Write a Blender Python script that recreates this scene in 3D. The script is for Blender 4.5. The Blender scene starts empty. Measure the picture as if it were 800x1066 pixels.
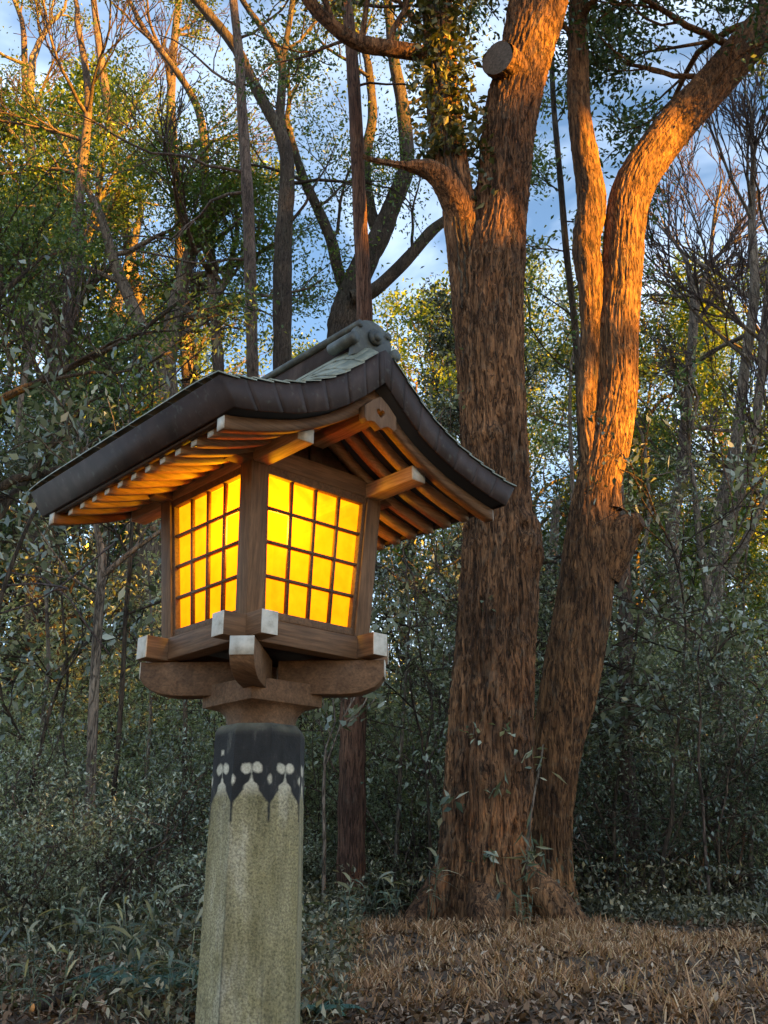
import bpy, math, random
import numpy as np
from mathutils import Vector

R = math.radians
scene = bpy.context.scene
COL = scene.collection
rng = np.random.default_rng(7)

# ------------------------------------------------------------------ camera
F, TH, CAMZ = 1024.87, R(20.2689), 1.45
cT, sT = math.cos(TH), math.sin(TH)


def ray(x, y):
    a = (x - 400) / F
    b = (533 - y) / F
    return np.array([a, cT - b * sT, sT + b * cT])


def at(x, y, Y):
    """World point on the line of sight of photo pixel (x, y) at distance Y in front of the camera."""
    r = ray(x, y)
    r = r * (Y / r[1])
    return np.array([r[0], Y, r[2] + CAMZ])


def depth_of(p):
    return p[1] * cT + (p[2] - CAMZ) * sT


cam_d = bpy.data.cameras.new("camera")
cam = bpy.data.objects.new("camera", cam_d)
COL.objects.link(cam)
cam.location = (0, 0, CAMZ)
cam.rotation_euler = (R(90) + TH, 0, 0)
cam_d.sensor_fit = 'HORIZONTAL'
cam_d.sensor_width = 36
cam_d.lens = 36 * F / 800
cam_d.clip_end = 2000
scene.camera = cam

# ------------------------------------------------------------------ numpy value noise
_T = np.random.default_rng(3).random(4096)


def _h(i, j, k):
    return _T[(i * 73856093 ^ j * 19349663 ^ k * 83492791) & 4095]


def vn(x, y, z):
    x, y, z = np.broadcast_arrays(np.asarray(x, float), np.asarray(y, float), np.asarray(z, float))
    i, j, k = [np.floor(a).astype(np.int64) for a in (x, y, z)]
    fx, fy, fz = x - i, y - j, z - k
    fx, fy, fz = [f * f * (3 - 2 * f) for f in (fx, fy, fz)]
    o = 0
    for a in (0, 1):
        for b in (0, 1):
            for c in (0, 1):
                o = o + _h(i + a, j + b, k + c) * (fx if a else 1 - fx) * (fy if b else 1 - fy) * (fz if c else 1 - fz)
    return o


def fbm(x, y, z, n=3):
    o, a, s = 0, .5, 0
    for q in range(n):
        o = o + a * vn(x * 2 ** q + 17 * q, y * 2 ** q, z * 2 ** q)
        s += a
        a *= .5
    return o / s


# ------------------------------------------------------------------ mesh builder
class MB:
    def __init__(self):
        self.v, self.q, self.t, self.n = [], [], [], 0
        self.ng = []

    def add(self, v, q=None, t=None):
        v = np.asarray(v, float).reshape(-1, 3)
        if q is not None and len(q):
            self.q.append(np.asarray(q, np.int64).reshape(-1, 4) + self.n)
        if t is not None and len(t):
            self.t.append(np.asarray(t, np.int64).reshape(-1, 3) + self.n)
        self.v.append(v)
        self.n += len(v)

    def poly(self, v, faces):
        v = np.asarray(v, float).reshape(-1, 3)
        for f in faces:
            self.ng.append([i + self.n for i in f])
        self.v.append(v)
        self.n += len(v)

    def box(self, x0, x1, y0, y1, z0, z1):
        v = [(x, y, z) for z in (z0, z1) for y in (y0, y1) for x in (x0, x1)]
        self.add(v, [(0, 2, 3, 1), (4, 5, 7, 6), (0, 1, 5, 4), (2, 6, 7, 3), (0, 4, 6, 2), (1, 3, 7, 5)])

    def hexa(self, v):
        self.add(v, [(0, 2, 3, 1), (4, 5, 7, 6), (0, 1, 5, 4), (2, 6, 7, 3), (0, 4, 6, 2), (1, 3, 7, 5)])

    def prism(self, poly, axis, a, b):
        """extrude a 2-D polygon (list of (p, q)) along axis from a to b; axis 0: p,q=y,z  1: p,q=x,z  2: p,q=x,y"""
        n = len(poly)
        def P(p, q, w):
            return {0: (w, p, q), 1: (p, w, q), 2: (p, q, w)}[axis]
        v = [P(p, q, a) for p, q in poly] + [P(p, q, b) for p, q in poly]
        f = [list(range(n))[::-1], list(range(n, 2 * n))]
        f += [[i, (i + 1) % n, n + (i + 1) % n, n + i] for i in range(n)]
        self.poly(v, f)

    def tube(self, pts, rad, sides=6, cap=True):
        pts = np.asarray(pts, float)
        rad = np.broadcast_to(np.asarray(rad, float), (len(pts),))
        n = len(pts)
        tg = np.gradient(pts, axis=0)
        tg /= np.linalg.norm(tg, axis=1, keepdims=True) + 1e-9
        ref = np.array([0., 1, 0]) if abs(tg[:, 1]).mean() < .8 else np.array([1., 0, 0])
        a = np.cross(tg, ref)
        a /= np.linalg.norm(a, axis=1, keepdims=True) + 1e-9
        b = np.cross(tg, a)
        th = np.arange(sides) * 2 * math.pi / sides
        v = pts[:, None, :] + rad[:, None, None] * (np.cos(th)[None, :, None] * a[:, None, :] + np.sin(th)[None, :, None] * b[:, None, :])
        i = np.arange(n - 1)[:, None] * sides
        j = np.arange(sides)[None, :]
        j2 = (j + 1) % sides
        q = np.stack([i + j, i + j2, i + sides + j2, i + sides + j], -1).reshape(-1, 4)
        vv = v.reshape(-1, 3)
        if cap:
            vv = np.vstack([vv, pts[-1] + tg[-1] * rad[-1] * .2])
            e = (n - 1) * sides
            t = [(e + k, e + (k + 1) % sides, n * sides) for k in range(sides)]
            self.add(vv, q, t)
        else:
            self.add(vv, q)

    def mesh(self, name, smooth=False, shift=(0, 0, 0)):
        me = bpy.data.meshes.new(name)
        V = np.vstack(self.v) if self.v else np.zeros((0, 3))
        V = V + np.asarray(shift, float)
        loops, tot = [], []
        if self.q:
            Q = np.vstack(self.q)
            loops.append(Q.ravel()); tot.append(np.full(len(Q), 4))
        if self.t:
            T = np.vstack(self.t)
            loops.append(T.ravel()); tot.append(np.full(len(T), 3))
        for f in self.ng:
            loops.append(np.array(f)); tot.append(np.array([len(f)]))
        L = np.concatenate(loops).astype(np.int32)
        N = np.concatenate(tot).astype(np.int32)
        st = np.concatenate([[0], np.cumsum(N)[:-1]]).astype(np.int32)
        me.vertices.add(len(V)); me.vertices.foreach_set('co', V.astype(np.float32).ravel())
        me.loops.add(len(L)); me.loops.foreach_set('vertex_index', L)
        me.polygons.add(len(N)); me.polygons.foreach_set('loop_start', st); me.polygons.foreach_set('loop_total', N)
        me.update(calc_edges=True)
        me.validate()
        if smooth:
            me.polygons.foreach_set('use_smooth', np.ones(len(me.polygons), bool))
        return me


def obj(name, mb, mat, parent=None, smooth=False, shift=(0, 0, 0), bevel=0):
    me = mb if isinstance(mb, bpy.types.Mesh) else mb.mesh(name, smooth, shift)
    if mat and not me.materials:
        me.materials.append(mat)
    o = bpy.data.objects.new(name, me)
    COL.objects.link(o)
    o.parent = parent
    if bevel:
        m = o.modifiers.new('bevel', 'BEVEL')
        m.width = bevel; m.segments = 2; m.limit_method = 'ANGLE'; m.angle_limit = R(40)
    return o


def tag(o, label=None, cat=None, group=None, kind=None):
    if label: o['label'] = label
    if cat: o['category'] = cat
    if group: o['group'] = group
    if kind: o['kind'] = kind
    return o


def thing(name, label, cat, loc=(0, 0, 0), rotz=0, group=None):
    o = bpy.data.objects.new(name, None)
    o.empty_display_size = .1
    COL.objects.link(o)
    o.location = loc
    o.rotation_euler = (0, 0, rotz)
    return tag(o, label, cat, group, 'thing')


def copy_tree(root, loc, rotz, sc=1, label=None, group=None, scz=None):
    r = root.copy()
    COL.objects.link(r)
    r.location = loc; r.rotation_euler = (0, 0, rotz); r.scale = (sc, sc, scz or sc)
    if label: r['label'] = label
    if group: r['group'] = group
    for ch in list(root.children):
        c = ch.copy(); COL.objects.link(c); c.parent = r
    return r


# ------------------------------------------------------------------ materials
def mat_new(name):
    m = bpy.data.materials.new(name)
    m.use_nodes = True
    nt = m.node_tree
    b = nt.nodes['Principled BSDF']
    return m, nt, b


def N(nt, typ, **kw):
    n = nt.nodes.new(typ)
    for k, v in kw.items():
        if k.startswith('i_'):
            n.inputs[k[2:].replace('_', ' ')].default_value = v
        else:
            setattr(n, k, v)
    return n


def ramp(nt, src, stops):
    r = nt.nodes.new('ShaderNodeValToRGB')
    e = r.color_ramp.elements
    while len(e) < len(stops):
        e.new(.5)
    for el, (p, c) in zip(e, stops):
        el.position = p
        el.color = (*c, 1) if len(c) == 3 else c
    nt.links.new(src, r.inputs[0])
    return r.outputs[0]


def coords(nt, scale=(1, 1, 1), kind='Object'):
    tc = nt.nodes.new('ShaderNodeTexCoord')
    mp = nt.nodes.new('ShaderNodeMapping')
    mp.inputs['Scale'].default_value = scale
    nt.links.new(tc.outputs[kind], mp.inputs[0])
    return mp.outputs[0]


def noise(nt, vec, scale, detail=4, rough=.55, dist=0):
    n = N(nt, 'ShaderNodeTexNoise')
    n.inputs['Scale'].default_value = scale
    n.inputs['Detail'].default_value = detail
    n.inputs['Roughness'].default_value = rough
    n.inputs['Distortion'].default_value = dist
    if vec is not None:
        nt.links.new(vec, n.inputs['Vector'])
    return n.outputs['Fac']


def mixc(nt, fac, a, b, mode='MIX'):
    m = N(nt, 'ShaderNodeMix', data_type='RGBA', blend_type=mode)
    for s, v in ((0, fac), (6, a), (7, b)):
        if hasattr(v, 'links') or isinstance(v, bpy.types.NodeSocket):
            nt.links.new(v, m.inputs[s])
        else:
            m.inputs[s].default_value = v if s == 0 else (*v, 1)
    return m.outputs[2]


def bump(nt, b, h, strength, dist=.01, prev=None):
    bp = N(nt, 'ShaderNodeBump')
    bp.inputs['Strength'].default_value = strength
    bp.inputs['Distance'].default_value = dist
    nt.links.new(h, bp.inputs['Height'])
    if prev is not None:
        nt.links.new(prev, bp.inputs['Normal'])
    nt.links.new(bp.outputs[0], b.inputs['Normal'])
    return bp.outputs[0]


def bark(name, dark, light, moss=(.06, .07, .03), mossamt=.3, sc=1.0, st=(22, 22, 3.2), bumpd=.02, crack=.75):
    m, nt, b = mat_new(name)
    v = coords(nt, tuple(s * sc for s in st))
    n1 = noise(nt, v, 1.3, 5, .6, .5)
    col = ramp(nt, n1, [(.32, dark), (.66, light)])
    n2 = noise(nt, coords(nt, (1, 1, .6)), 1.7, 4)
    mm = ramp(nt, n2, [(.48, (0, 0, 0)), (.72, (mossamt,) * 3)])
    c2 = mixc(nt, mm, col, moss)
    n4 = noise(nt, coords(nt, (1, 1, .4)), 3.1, 4, .6)
    c2 = mixc(nt, .8, c2, ramp(nt, n4, [(.33, (.42, .40, .40)), (.66, (1.2, 1.15, 1.08))]), 'MULTIPLY')
    n5 = noise(nt, coords(nt, (1, 1, .75)), 5.5, 5, .7, .8)
    c2 = mixc(nt, ramp(nt, n5, [(.56, (0, 0, 0)), (.66, (.55 * mossamt + .12,) * 3)]), c2, (.17, .165, .13))
    n6 = noise(nt, coords(nt, (1, 1, .5)), 1.1, 3, .6)
    c2 = mixc(nt, .75, c2, ramp(nt, n6, [(.36, (.58, .56, .56)), (.62, (1.15, 1.1, 1.05))]), 'MULTIPLY')
    # fissures between the bark plates: thin lines that follow the grain
    f1 = noise(nt, v, .75, 3, .55, .9)
    sb = N(nt, 'ShaderNodeMath', operation='SUBTRACT'); nt.links.new(f1, sb.inputs[0]); sb.inputs[1].default_value = .5
    ab = N(nt, 'ShaderNodeMath', operation='ABSOLUTE'); nt.links.new(sb.outputs[0], ab.inputs[0])
    fis = ramp(nt, ab.outputs[0], [(.0, (1 - crack,) * 3), (.055, (1, 1, 1))])
    c3 = mixc(nt, 1, c2, fis, 'MULTIPLY')
    n3 = noise(nt, coords(nt, (70 * sc, 70 * sc, 16 * sc)), 1.5, 3)
    c3 = mixc(nt, .7, c3, ramp(nt, n3, [(.3, (.5, .5, .5)), (.7, (1.1, 1.1, 1.1))]), 'MULTIPLY')
    nt.links.new(c3, b.inputs['Base Color'])
    b.inputs['Roughness'].default_value = .9
    b.inputs['Specular IOR Level'].default_value = .25
    p = bump(nt, b, fis, .7, bumpd * .8)
    p = bump(nt, b, n1, .8, bumpd, p)
    bump(nt, b, n3, .6, bumpd * .4, p)
    return m


def leaf(name, a, b_, c=None, rough=.38, trans=.25, spec=.5):
    m, nt, b = mat_new(name)
    g = N(nt, 'ShaderNodeNewGeometry')
    st = [(0, a), (.75, b_)] + ([(.97, c)] if c else [])
    col = ramp(nt, g.outputs['Random Per Island'], st)
    oi = N(nt, 'ShaderNodeObjectInfo')
    col = mixc(nt, 1, col, ramp(nt, oi.outputs['Random'], [(0, (.62, .66, .68)), (.5, (1, 1, 1)), (1, (1.3, 1.22, 1.05))]), 'MULTIPLY')
    nt.links.new(col, b.inputs['Base Color'])
    b.inputs['Roughness'].default_value = rough
    b.inputs['Specular IOR Level'].default_value = spec
    if trans:
        t = N(nt, 'ShaderNodeBsdfTranslucent')
        nt.links.new(mixc(nt, 1, col, (1.6, 1.5, .6), 'MULTIPLY'), t.inputs[0])
        mx = N(nt, 'ShaderNodeMixShader')
        mx.inputs[0].default_value = trans
        nt.links.new(b.outputs[0], mx.inputs[1]); nt.links.new(t.outputs[0], mx.inputs[2])
        nt.links.new(mx.outputs[0], nt.nodes['Material Output'].inputs[0])
    return m


def wood(name, a, b_, rough=.7, axis=None):
    m, nt, b = mat_new(name)
    st = [46, 46, 46]
    if axis is not None: st[axis] = 3.2
    v = coords(nt, tuple(st))
    n1 = noise(nt, v, 1, 5, .62, .6)
    n2 = noise(nt, coords(nt, tuple(3.4 * q for q in st)), 1, 3)
    n3 = noise(nt, coords(nt, (6, 6, 6)), 1, 4, .6)
    c = ramp(nt, n1, [(.3, a), (.68, b_)])
    c = mixc(nt, .65, c, ramp(nt, n2, [(.32, (.5, .48, .46)), (.6, (1.05, 1.05, 1.05))]), 'MULTIPLY')
    c = mixc(nt, .7, c, ramp(nt, n3, [(.3, (.6, .6, .62)), (.65, (1.15, 1.12, 1.08))]), 'MULTIPLY')
    nt.links.new(c, b.inputs['Base Color'])
    b.inputs['Roughness'].default_value = rough
    b.inputs['Specular IOR Level'].default_value = .3
    p = bump(nt, b, n2, .35, .003)
    bump(nt, b, n1, .3, .004, p)
    return m


M = {}
M['bark_big'] = bark('camphor_bark', (.055, .027, .014), (.37, .195, .095), (.085, .07, .042), .35, bumpd=.035)
M['bark_right'] = bark('dark_bark', (.045, .022, .012), (.36, .19, .085), (.04, .04, .028), .35, 1.1)
M['bark_pole'] = bark('grey_brown_bark', (.11, .08, .065), (.24, .18, .15), (.08, .09, .05), .4, 1.4)
M['bark_pale'] = bark('pale_bark', (.16, .13, .10), (.34, .29, .24), (.12, .13, .08), .4, 1.4)
M['bark_dark'] = bark('dark_brown_bark', (.05, .038, .028), (.13, .10, .075), (.05, .06, .03), .4, 1.4)  # plain dark brown bark
M['bark_cedar'] = bark('cedar_bark', (.10, .05, .032), (.29, .16, .11), (.1, .08, .05), .2, 1.6, (26, 26, 1.6))
M['twig'] = bark('twig_bark', (.10, .075, .07), (.20, .155, .15), mossamt=.1, sc=3)
M['leaf_shrub'] = leaf('shrub_leaf', (.05, .072, .046), (.17, .205, .14), (.34, .38, .30), .27, .2, .9)
M['leaf_shrub_b'] = leaf('grey_green_shrub_leaf', (.075, .10, .07), (.22, .26, .19), (.38, .42, .34), .28, .2, .9)
M['leaf_far'] = leaf('evergreen_leaf', (.035, .085, .022), (.10, .17, .035), (.20, .25, .04), .45, .35)
M['leaf_far_b'] = leaf('dark_evergreen_leaf', (.03, .07, .034), (.08, .14, .05), (.16, .22, .07), .42, .3)
M['leaf_hazed'] = leaf('haze_paled_leaf', (.16, .21, .14), (.34, .40, .29), (.52, .54, .45), .33, .4, .7)  # lightened colour stands in for haze and sky light on distant foliage
M['leaf_ivy'] = leaf('ivy_leaf', (.025, .042, .016), (.07, .085, .025), (.16, .13, .03), .4, .25)
M['leaf_sasa'] = leaf('bamboo_grass_leaf', (.04, .065, .042), (.11, .145, .095), (.36, .34, .23), .36, .2)
M['leaf_fern'] = leaf('fern_leaf', (.03, .08, .06), (.06, .13, .10), None, .45, .2)
M['dry_grass'] = leaf('dry_grass_blade', (.17, .085, .042), (.52, .29, .15), (.72, .52, .33), .7, .15, .2)
M['litter'] = leaf('fallen_leaf', (.07, .036, .018), (.25, .145, .08), (.50, .38, .27), .6, .05, .3)
M['under'] = leaf('undergrowth_blade', (.03, .036, .02), (.11, .105, .06), (.36, .32, .22), .45, .15)

# stone post (stain attribute drives the dark cap)
m, nt, b = mat_new('weathered_granite')
v = coords(nt, (1, 1, 1))
n1 = noise(nt, v, 9, 4)
n2 = noise(nt, coords(nt, (1, 1, .25)), 14, 4, .6)
n3 = noise(nt, v, 160, 3, .7)
base = ramp(nt, n2, [(.3, (.18, .155, .072)), (.55, (.30, .265, .155)), (.75, (.46, .425, .33))])
base = mixc(nt, ramp(nt, n1, [(.4, (0, 0, 0)), (.7, (.7, .7, .7))]), base, (.22, .185, .08))
base = mixc(nt, .85, base, ramp(nt, n3, [(.35, (.36, .36, .36)), (.62, (1.25, 1.25, 1.25))]), 'MULTIPLY')
base = mixc(nt, .5, base, ramp(nt, noise(nt, coords(nt, (1, 1, .12)), 26, 5, .65), [(.34, (.45, .44, .40)), (.6, (1.12, 1.12, 1.1))]), 'MULTIPLY')
at_ = N(nt, 'ShaderNodeAttribute', attribute_name='stain')
ed = N(nt, 'ShaderNodeAttribute', attribute_name='edge')
ns = noise(nt, v, 60, 3, .6)
ad = N(nt, 'ShaderNodeMath', operation='MULTIPLY_ADD')
nt.links.new(ns, ad.inputs[0]); ad.inputs[1].default_value = .006; nt.links.new(at_.outputs['Fac'], ad.inputs[2])
mask = ramp(nt, ad.outputs[0], [(.5027, (0, 0, 0)), (.5037, (1, 1, 1))])
es = N(nt, 'ShaderNodeMath', operation='MULTIPLY')
nt.links.new(ed.outputs['Fac'], es.inputs[0]); nt.links.new(ramp(nt, n2, [(.4, (0, 0, 0)), (.62, (1, 1, 1))]), es.inputs[1])
base = mixc(nt, es.outputs[0], base, (.055, .052, .038))
pl = N(nt, 'ShaderNodeAttribute', attribute_name='pale')
base = mixc(nt, pl.outputs['Fac'], base, mixc(nt, .6, ramp(nt, n1, [(.35, (.42, .40, .31)), (.65, (.62, .58, .46))]), ramp(nt, n3, [(.35, (.5, .5, .5)), (.62, (1.1, 1.1, 1.1))]), 'MULTIPLY'))
blk = ramp(nt, noise(nt, coords(nt, (1, 1, .4)), 22, 5, .7), [(.35, (.006, .006, .006)), (.60, (.017, .0175, .0175)), (.76, (.10, .095, .08))])
tp = N(nt, 'ShaderNodeAttribute', attribute_name='rim')
blk = mixc(nt, tp.outputs['Fac'], blk, ramp(nt, n1, [(.35, (.05, .05, .04)), (.6, (.21, .2, .14))]))
nt.links.new(mixc(nt, mask, base, blk), b.inputs['Base Color'])
b.inputs['Roughness'].default_value = .88
p = bump(nt, b, n3, .55, .004)
bump(nt, b, noise(nt, v, 45, 4), .4, .006, p)
M['stone'] = m
M['wood'] = wood('aged_cypress', (.10, .054, .028), (.20, .115, .062))
for q_, nm_ in enumerate(('u', 'v', 'z')):
    M['wood_' + nm_] = wood('aged_cypress_grain_' + nm_, (.10, .054, .028), (.21, .12, .064), axis=q_)
M['wood_dark'] = wood('dark_aged_cypress', (.035, .022, .016), (.07, .045, .032))
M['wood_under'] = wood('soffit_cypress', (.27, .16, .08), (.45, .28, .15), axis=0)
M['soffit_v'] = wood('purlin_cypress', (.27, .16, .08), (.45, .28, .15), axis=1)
M['wood_frame'] = wood('lattice_wood', (.10, .055, .03), (.17, .095, .05))
m, nt, b = mat_new('white_painted_end')
nt.links.new(ramp(nt, noise(nt, coords(nt), 34, 5, .65), [(.3, (.33, .31, .26)), (.48, (.50, .48, .42)), (.7, (.60, .58, .52))]), b.inputs['Base Color'])
b.inputs['Roughness'].default_value = .8
M['white'] = m
m, nt, b = mat_new('dark_copper')
v = coords(nt)
c = ramp(nt, noise(nt, coords(nt, (1, 1, .5)), 12, 5, .65), [(.3, (.017, .010, .008)), (.55, (.036, .022, .018)), (.78, (.075, .052, .044))])
c = mixc(nt, ramp(nt, noise(nt, v, 40, 3), [(.6, (0, 0, 0)), (.8, (.6, .6, .6))]), c, (.10, .105, .09))
nt.links.new(c, b.inputs['Base Color'])
b.inputs['Roughness'].default_value = .7
b.inputs['Specular IOR Level'].default_value = .35
bump(nt, b, noise(nt, v, 25, 3), .12, .004)
M['copper'] = m
m, nt, b = mat_new('patinated_copper')
c = ramp(nt, noise(nt, v if False else coords(nt), 16, 5, .65), [(.3, (.10, .11, .08)), (.55, (.21, .22, .165)), (.75, (.30, .32, .26))])
nt.links.new(c, b.inputs['Base Color'])
b.inputs['Roughness'].default_value = .6
M['patina'] = m
m, nt, b = mat_new('green_grey_copper')
c = ramp(nt, noise(nt, coords(nt), 20, 5, .65), [(.3, (.022, .025, .023)), (.55, (.055, .062, .055)), (.78, (.13, .155, .13))])
nt.links.new(c, b.inputs['Base Color'])
b.inputs['Roughness'].default_value = .55
M['ridge'] = m
M['patina_dark'] = M['ridge']
M['seam'] = mat_new('dark_seam')[0]
M['seam'].node_tree.nodes['Principled BSDF'].inputs['Base Color'].default_value = (.012, .011, .011, 1)

# lantern paper: lit from inside, part of the light goes straight through
m, nt, b = mat_new('lit_paper')
nt.nodes.remove(b)
em = N(nt, 'ShaderNodeEmission')
fib = noise(nt, coords(nt), 22, 4, .6)
nt.links.new(ramp(nt, fib, [(.3, (.52, .138, .0014)), (.7, (.64, .19, .0022))]), em.inputs[0])
em.inputs[1].default_value = .36
tl = N(nt, 'ShaderNodeBsdfTranslucent'); tl.inputs[0].default_value = (.3, .035, .0008, 1)
tr = N(nt, 'ShaderNodeBsdfTransparent'); tr.inputs[0].default_value = (1, .82, .10, 1)
mx = N(nt, 'ShaderNodeMixShader'); mx.inputs[0].default_value = .30
a2 = N(nt, 'ShaderNodeAddShader')
nt.links.new(tl.outputs[0], mx.inputs[1]); nt.links.new(tr.outputs[0], mx.inputs[2])
nt.links.new(mx.outputs[0], a2.inputs[0]); nt.links.new(em.outputs[0], a2.inputs[1])
nt.links.new(a2.outputs[0], nt.nodes['Material Output'].inputs[0])
M['paper'] = m

# ground
m, nt, b = mat_new('forest_floor')
v = coords(nt)
c = ramp(nt, noise(nt, v, 5, 6, .65), [(.3, (.026, .017, .009)), (.55, (.07, .044, .024)), (.75, (.13, .085, .05))])
c = mixc(nt, ramp(nt, noise(nt, v, 38, 4, .6), [(.45, (0, 0, 0)), (.7, (.7, .7, .7))]), c, (.13, .09, .06))
nt.links.new(c, b.inputs['Base Color'])
b.inputs['Roughness'].default_value = .95
p = bump(nt, b, noise(nt, v, 30, 5, .65), .8, .03)
M['ground'] = m

# ------------------------------------------------------------------ ground
_gy = np.array([-400, 1.2, 3, 4.5, 6, 8, 12, 20, 60, 200, 600.])
_gz = np.array([0, 0, .45, .88, .985, 1.05, 1.08, 1.2, 1.9, 4.5, 7.5])


def gz(x, y):
    x = np.asarray(x, float); y = np.asarray(y, float)
    z = np.interp(y, _gy, _gz)
    near = np.clip((y - 1.5) / 2, 0, 1) * np.clip((70 - y) / 20, 0, 1)
    z = z + near * (.16 * (fbm(x * .8 + 50, y * .8 + 50, 0.3, 2) - .5) + .05 * (vn(x * 4 + 90, y * 4 + 90, .7) - .5))
    z = z + .06 * np.exp(-((x - .75) ** 2 + (y - 7.6) ** 2) / 1.6)
    return z


def gpt(x, y, dz=0):
    return np.array([x, y, float(gz(x, y)) + dz])


xs = np.concatenate([np.linspace(-400, -20, 16)[:-1], np.linspace(-20, -5, 40)[:-1], np.linspace(-5, 6, 150), np.linspace(6, 22, 44)[1:], np.linspace(22, 400, 16)[1:]])
ys = np.concatenate([np.linspace(-60, 1, 12)[:-1], np.linspace(1, 10, 150), np.linspace(10, 60, 90)[1:], np.linspace(60, 600, 14)[1:]])
X, Y = np.meshgrid(xs, ys)
Z = gz(X, Y)
g = MB()
nx = len(xs)
i = (np.arange(len(ys) - 1)[:, None] * nx + np.arange(nx - 1)[None, :])
g.add(np.stack([X, Y, Z], -1).reshape(-1, 3), np.stack([i, i + 1, i + nx + 1, i + nx], -1).reshape(-1, 4))
ground = obj('ground', g, M['ground'], smooth=True)
tag(ground, 'dark earth bank of the forest floor rising under the trees', 'ground', kind='structure')

# ------------------------------------------------------------------ LANTERN
X0, Y0, PSI = -.3699, 3.0, R(42.6178)
BZ = float(gz(X0, Y0)) - .03
lantern = thing('lantern', 'wooden shrine lantern with glowing yellow paper windows and copper roof on a stone post', 'lantern', (X0, Y0, BZ), PSI)
SH = (0, 0, -BZ)


def part(name, mb, mat, parent=lantern, smooth=False, bevel=0, label=None):
    o = obj(name, mb, mat, parent, smooth, SH, bevel)
    if label: o['label'] = label
    return o


# stone post: octagon, faces normal to u, v and the diagonals
ZT = 1.865
hs = np.concatenate([[0, .004, .010, .018, .027], np.linspace(.036, .26, 150), np.linspace(.27, ZT - BZ + .25, 40)])
S = 44
sv = np.linspace(-1, 1, S + 1)[:-1]
V_, ST, ED, RM, PL = [], [], [], [], []
wk_h = np.array([.0, .125, .130, .150, .158, .166, .172, .178, .188, .200, .216, .226, .30])
wk_w = np.array([-.3, -.3, .045, .05, .10, .17, .34, .42, .44, .60, .86, .95, .985])
for h in hs:
    r = .137 + .0115 * h
    rr = r - .016 * max(0, 1 - h / .027) ** 2
    ap = rr * math.cos(math.pi / 8)
    he = rr * math.sin(math.pi / 8)
    for k in range(8):
        na = k * math.pi / 4
        nrm = np.array([math.cos(na), math.sin(na)]); tan = np.array([-nrm[1], nrm[0]])
        for s in sv:
            q = nrm * ap + tan * he * s
            V_.append((q[0], q[1], ZT - h))
            w = np.interp(h, wk_h, wk_w)
            t = abs(s)
            # signed distance-ish (metres) : positive = dark
            d = (t - w) * he
            hh = h + .0018 * math.sin(k * 5.1 + s * 7)
            if h > .30: d = -.02
            dc = math.hypot((t - .30) * he, (hh - .128)) - .0165
            d = min(d, dc)
            de = math.hypot((1 - t) * he * 1.2, (h - .160) * .62) - .0092
            if h < .25: d = min(d, de)
            if k == 4: d = min(d, max(abs(s + .1) * he - .008, abs(h - .082) - .008))
            if h < .03: d = max(d, .004)
            ST.append(.5 + np.clip(d, -.02, .02) * .6)
            ED.append(max(0, 1 - (1 - t) / .10) * float(np.clip((h - .30) / .25, 0, .75)))
            RM.append(np.clip(1 - h / .03, 0, 1) * .85)
            PL.append(np.clip((.21 - h) / .05, 0, 1))
V_ = np.array(V_)
n8 = 8 * S
pb = MB()
i = np.arange(len(hs) - 1)[:, None] * n8
j = np.arange(n8)[None, :]
pb.add(np.vstack([V_, [[0, 0, ZT + .002]]]), np.stack([i + j, i + n8 + j, i + n8 + (j + 1) % n8, i + (j + 1) % n8], -1).reshape(-1, 4),
       [(len(V_), a, (a + 1) % n8) for a in range(n8)])
po = part('stone_post', pb, M['stone'])
for nm, arr in (('stain', ST + [.51]), ('edge', ED + [0]), ('rim', RM + [.9]), ('pale', PL + [0])):
    a = po.data.attributes.new(nm, 'FLOAT', 'POINT')
    a.data.foreach_set('value', np.array(arr, np.float32))

# neck flaring from octagon to square, then square block
nb = MB()
rings = []
for t in np.linspace(0, 1, 9):
    z = 1.862 + .062 * t
    e = 1 - math.sqrt(max(0, 1 - t * t))           # concave flare
    ring = []
    for k in range(32):
        a = (k + .5) * 2 * math.pi / 32
        ro = .106 * math.cos(math.pi / 8) / math.cos((a + math.pi / 8) % (math.pi / 4) - math.pi / 8)
        rs = .127 / max(abs(math.cos(a)), abs(math.sin(a)))
        rad = ro * (1 - e) + rs * e
        ring.append((rad * math.cos(a), rad * math.sin(a), z))
    rings += ring
i = np.arange(8)[:, None] * 32; j = np.arange(32)[None, :]
nb.add(rings, np.stack([i + j, i + (j + 1) % 32, i + 32 + (j + 1) % 32, i + 32 + j], -1).reshape(-1, 4))
part('neck', nb, M['wood'])
cb = MB(); cb.box(-.13, .13, -.13, .13, 1.924, 1.99)
part('capital_block', cb, M['wood'], bevel=.003)

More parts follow.
